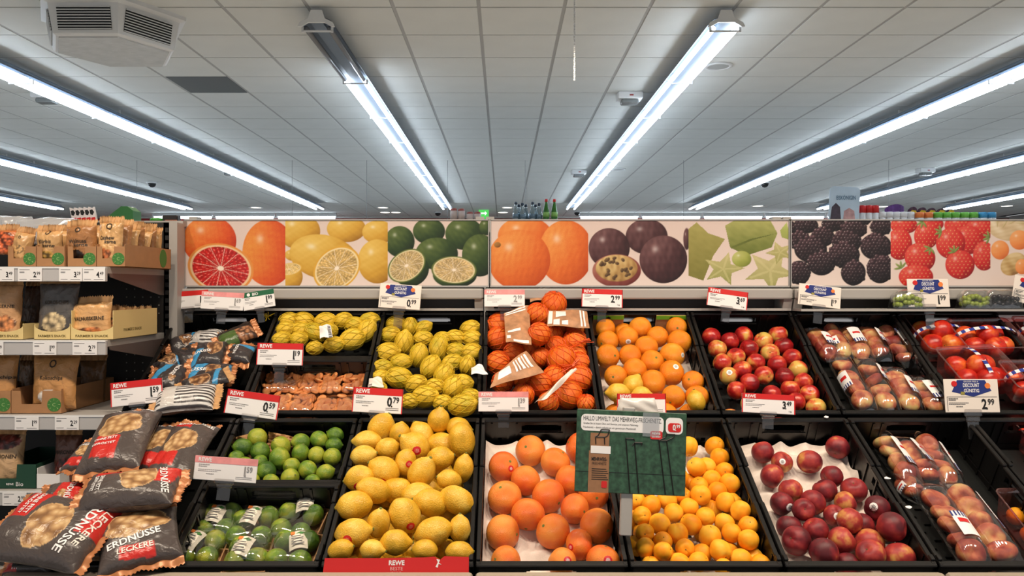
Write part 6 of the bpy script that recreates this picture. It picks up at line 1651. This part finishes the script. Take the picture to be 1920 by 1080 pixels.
for k in range(4):
    Y = 2.78 + .06 * k; sx = lambda px: CX + (px - CX) * 2.7 / Y
    pouch(sx(150), sx(213), CY + (585 - CY) * 2.7 / Y, CY + (632 - CY) * 2.7 / Y, Y, 'tan pouch filed %s behind the WALNUSSKERNE pouch' % ORD[k + 1], (190, 140, 100), [('KERNE', .2, .1, .12, .5, INKB)] if k == 0 else [], 140 + k, lean=-25, picture=(0, -.1, .6, .4, (190, 120, 80)))
# third shelf
carton(-60, 20, 2, .078, .08, .36, CARTON, 'kraft display carton cut by the left frame edge, third shelf')
carton(21.5, 115, 2, .078, .085, .36, CARTON, 'wide kraft display carton on the third shelf')
pouch(-40, 33, 668, 765, 2.71, 'kraft pouch at the left edge of the third shelf', (190, 138, 84), [('Kokoschips', .2, .1, .08, .8, INKB)], 150, picture=(.2, -.6, .5, .25, (170, 120, 80)), thick=.05)
pouch(62, 148, 668, 765, 2.71, 'kraft pouch printed Kokoschips on the third shelf', (190, 138, 84), [('O', 0, .55, .16, .16, INKB), ('Kokoschips', 0, .05, .1, .5, INKB)], 151, picture=(-.1, -.55, .5, .25, (226, 214, 200)), thick=.05)
pouch(36, 66, 676, 765, 2.95, 'shade-toned kraft pouch behind, third shelf', (120, 86, 54), [], 152); pouch(150, 198, 676, 770, 2.95, 'shade-toned kraft pouch at the right rear, third shelf', (120, 86, 54), [], 153)  # shade inside the shelf is put into the darker kraft colour
# fourth shelf
o, a, w, z = carton(-25, 67, 3, .083, .083, .3, mat('dark_green_carton', (22, 66, 48), .55), 'dark green carton lettered REWE Bio on the lowest visible shelf', badge=False, cut=True)
m = MB(); put_text(m, 'REWE', w * .55, .012, .007, align='r', y=-.0008, bold=.02); put_text(m, 'Bio', w * .6, .009, .014, align='l', y=-.0008); m.build('carton_lettering', WHITE, o)
carton(69, 112, 3, .05, .07, .3, WHITE, 'white carton edge beside the green carton, lowest visible shelf', badge=False, cut=False)
pouch(-15, 48, 815, 905, 2.71, 'chestnut pouch printed MARONEN in the green carton', (196, 160, 120), [('MARONEN', 0, .05, .08, .75, INKB)], 160, picture=(0, .75, .9, .35, (110, 44, 36)), thick=.05)
pouch(103, 152, 816, 908, 2.75, 'dark red pouch printed MARONEN beside the peanut crate', (110, 70, 56), [('MARONEN', 0, .25, .08, .75, INKB)], 161, picture=(0, -.3, .8, .4, (120, 50, 40)), thick=.05)
# clear bags and the green carton on top
TOPZ = 1.675
for k, (px, py, w, h, lab) in enumerate([(20, 425, .16, .12, 'crinkled clear bag of nuts at the left end of the top shelf'), (95, 425, .2, .1, 'crinkled clear plastic bag lying behind the kraft pouches')]):
    c = W3(px, py, 3.0)
    U, V = np.meshgrid(np.linspace(-1, 1, 26), np.linspace(-1, 1, 18)); env = np.clip((1 - U ** 4) * (1 - V ** 4), 0, 1) ** .5
    P = np.stack([U * w / 2 * 1.2, -.05 * env * (1 + .4 * lump(U, V, k, 6)), V * h / 2 + .01 * lump(U, V, k + 4, 5)], -1)
    o = thing('clear_bag', lab, 'bag', T(c[0], 2.98, c[2] - .02), 'clear bags on the top shelf')
    MB().grid(P).grid(P * np.array([1, -1, 1]), True).build('film', film_mat('crinkled_film%d' % k, (240, 242, 246), .3, .15, .4), o, False)
    MB().grid(P * np.array([.85, .7, .6]) + np.array([0, 0, -.02])).grid(P * np.array([.85, -.7, .6]) + np.array([0, 0, -.02]), True).build('contents', mat('nut_mix', (176, 110, 70), .6, noise=.4, nscale=60), o, True)
pouch(-12, 35, 432, 478, 2.72, 'clear pouch of orange dried fruit at the left end of the top shelf', (190, 110, 60), [], 170, picture=(0, 0, .9, .9, (200, 100, 60)))
MB_ = thing('green_display_box', 'open green display box with sachets above the nut shelf', 'carton', T(*(W3(222, 428, 3.5)[:2]), 1.872))
MB().prism([(-.03, 0), (.065, 0), (.065, .075), (.04, .095), (.012, .095), (-.1, .01), (-.1, 0)], 0, .08, RX @ T(0, 0, -.08)).build('box', GREENC, MB_)
for k in range(5):
    p = W3(150 + 11 * k, 425, 3.5)
    o = thing('snack_sachet', 'black and white sachet by the green display box, %s from left' % ORD[k + 1], 'sachet', T(p[0], 3.48 - .01 * k, 1.872) @ Matrix.Rotation(math.radians(-12), 4, 'Y'), 'sachets beside the green box')
    MB().prism([(-.011, 0), (.011, 0), (.012, .085), (.003, .08), (-.012, .09)], 0, .012, RX).build('film', mat('sachet_white', (228, 222, 224), .4), o)
    MB().box(-.009, .009, -.0128, -.012, .012, .04).build('red_print', RED, o); MB().prism([(-.009, .055), (.0, .05), (.009, .062), (.003, .075), (-.009, .074)], .012, .0128, RX).build('dark_print', INK, o)
p = W3(327, 410, 3.55); o = thing('black_snack_pack', 'small black snack pack at the right end above the nut shelf', 'pack', T(p[0], 3.5, 1.872))
MB().bbox(-.035, .035, 0, .04, 0, .055, .004).build('pack', mat('black_card', (34, 28, 28), .4), o); MB().box(-.02, .033, -.001, 0, .008, .034).build('picture_print', mat('snack_brown', (150, 92, 70), .5, noise=.3, nscale=90), o)
p = W3(302, 410, 3.55); o = thing('green_lid_tub', 'small tub with a green lid above the nut shelf', 'tub', T(p[0], 3.52, 1.872))
MB().lathe([(.02, 0), (.024, .03)], 12).build('tub', mat('pale_tub', (200, 196, 180), .4), o, True); MB().lathe([(.034, .03), (.034, .038), (.03, .042)], 16).build('lid', mat('lid_green', (60, 150, 50), .4), o, True)

# ------------------------------------------------------------------ goods on top of the gondola behind the boards
GZ = 2.16; GY = 7.9
o = thing('rear_gondola', 'tall grey gondola behind the picture boards', 'shelf', T(0, 0, 0))
MB().box(-3.2, 6.4, GY - .3, GY + .3, GZ - .03, GZ).build('top_board', STEEL2, o); MB().box(-3.2, 6.4, GY - .02, GY + .02, 0, GZ - .03).build('back_panel', STEEL2, o)
def gx(px): return (px - CX) / F * GY
BOT = film_mat('bottle_plastic', (170, 196, 206), .2, .06, .18); GRB = mat('green_bottle', (50, 110, 40), .15)
def bottle(x, y, h, m, capm, lab, labm):
    o = thing('drink_bottle', lab, 'bottle', T(x, y, GZ), 'bottles on the rear gondola')
    MB().lathe([(.03, 0), (.033, .01), (.033, h * .35), (.03, h * .4), (.033, h * .45), (.032, h * .62), (.014, h * .87), (.012, h * .93)], 14).build('bottle', m, o, True)
    MB().lathe([(.0335, h * .46), (.0335, h * .6)], 14).build('label', labm, o, True); MB().lathe([(.015, h * .92), (.015, h), (.012, h * 1.005)], 12).build('cap', capm, o, True)
WATL = mat('water_label', (96, 122, 140), .4); DKB = mat('dark_blue_cap', (50, 66, 84), .4)
for k, px in enumerate([967, 979, 998, 1010]): bottle(gx(px), GY - .1, .3 - .012 * (k % 2), BOT, DKB, 'clear water bottle in the front row, %s from left' % ORD[k + 1], WATL)
for k, px in enumerate([973, 986, 1004]): bottle(gx(px), GY + .0, .285, BOT, DKB, 'clear water bottle in the rear row, %s from left' % ORD[k + 1], WATL)
for k, px in enumerate([1023, 1038]): bottle(gx(px), GY - .12, .325, GRB, RED, 'green bottle with red cap, %s of the pair' % ('left' if k == 0 else 'right'), mat('green_label', (130, 180, 90), .4))
for k, (px, h) in enumerate([(852, .235), (866, .232), (882, .2), (896, .2)]):
    o = thing('drink_can', 'red and white can above the lime poster, %s from left' % ORD[k + 1], 'can', T(gx(px), GY - .1, GZ), 'cans on the rear gondola')
    MB().lathe([(.028, 0), (.034, .01), (.034, h - .012), (.028, h)], 14).build('can', mat('can_red', (150, 70, 64), .35), o, True); MB().lathe([(.0345, h * .55), (.0345, h * .9)], 14).build('can_label', mat('can_pale', (206, 190, 184), .35), o, True)
def cup(px, h, body, lid, lab, lidm=None, r=.036):
    o = thing('drinking_tub', lab, 'tub', T(gx(px), GY - .1, GZ), 'tubs on the rear gondola')
    MB().lathe([(r * .85, 0), (r, .02), (r, h * .75)], 14).build('tub', body, o, True); MB().lathe([(r * 1.04, h * .72), (r * 1.04, h * .97), (r * .9, h)], 14).build('lid', lid, o, True)
WTUB = mat('white_tub', (226, 226, 228), .4)
for k, px in enumerate([1596, 1608, 1620, 1632]): cup(px, .265, WTUB, RED, 'white tub with tall red lid, %s from left' % ORD[k + 1])
for k, px in enumerate([1645, 1658, 1671, 1684, 1697]): cup(px, .2, WTUB, mat('white_lid', (236, 236, 238), .35), 'white lidded tub right of the red lids, %s from left' % ORD[k + 1])
for k, px in enumerate([1714, 1731]): cup(px, .195, WTUB, ORANGEP, 'tub with orange lid, %s of the two' % ('left' if k == 0 else 'right'), r=.04)
for k, px in enumerate([1748, 1764, 1780, 1797, 1814]): cup(px, .195, WTUB, mat('lime_lid', (110, 190, 70), .4), 'tub with green lid, %s from left' % ORD[k + 1], r=.042)
for k, px in enumerate([1831, 1847]): cup(px, .195, WTUB, mat('sky_lid', (60, 150, 200), .4), 'tub with blue lid, %s of the two' % ('left' if k == 0 else 'right'), r=.042)
PUR = mat('purple_film', (92, 50, 120), .3, noise=.3, nscale=30); YEL = mat('yellow_film', (220, 180, 40), .35)
o = thing('purple_bag', 'crumpled purple bag standing behind the white tubs', 'bag', T(gx(1688), GY + .12, GZ))
U, V = np.meshgrid(np.linspace(-1, 1, 16), np.linspace(0, 1, 14)); env = np.clip(1 - U ** 4, 0, 1) ** .5
P = np.stack([U * .1, -.05 * env * (1 - .7 * V) - .006 * lump(U, V, 3, 8), V * .3 * (1 - .12 * U * U) + .012 * U], -1)
MB().grid(P).grid(P * np.array([1, -1, 1]), True).build('film', PUR, o)
for k in range(5):
    o = thing('snack_bag', 'yellow and purple snack bag behind the lidded tubs, %s from left' % ORD[k + 1], 'bag', T(gx(1718 + 18 * k), GY + .14, GZ) @ Matrix.Rotation(math.radians(8), 4, 'Y'), 'yellow snack bags')
    P2 = P * np.array([.48, .7, .93 - .02 * k]); MB().grid(P2).grid(P2 * np.array([1, -1, 1]), True).build('film', mat('aubergine_film', (70, 34, 60), .35), o)
    MB().prism([(-.045, .2), (.045, .2), (.02, .24), (-.02, .24)], .03, .034, RX).build('yellow_print', YEL, o)
o = thing('portrait_sign', 'pale blue rounded sign with blue lettering above the blackberry poster', 'sign', T(gx(1564), GY - .2, GZ))
sw = .15
MB().prism(rrect(-sw, sw, .0, .44, .045, 6), 0, .006, RX @ Matrix.Rotation(math.radians(-3), 4, 'Z')).build('board', mat('pale_blue_card', (190, 210, 226), .4, noise=.06, nscale=6), o)
m = MB(); put_text(m, 'EISKÖNIGIN', .03, .31, .05, w=.19, align='c', y=-.008, bold=.01); m.build('sign_lettering', mat('teal_ink', (70, 110, 140), .4), o)
MB().prism([(-.13, .1), (-.02, .1), (-.03, .24), (-.07, .28), (-.11, .24)], .006, .008, RX).build('dark_patch', mat('sign_dark', (70, 60, 72), .5, noise=.3, nscale=20), o)
MB().prism([(.0, .1), (.12, .1), (.11, .2), (.06, .23), (.01, .2)], .006, .008, RX).build('rose_patch', mat('sign_rose', (190, 150, 150), .5, noise=.3, nscale=20), o)
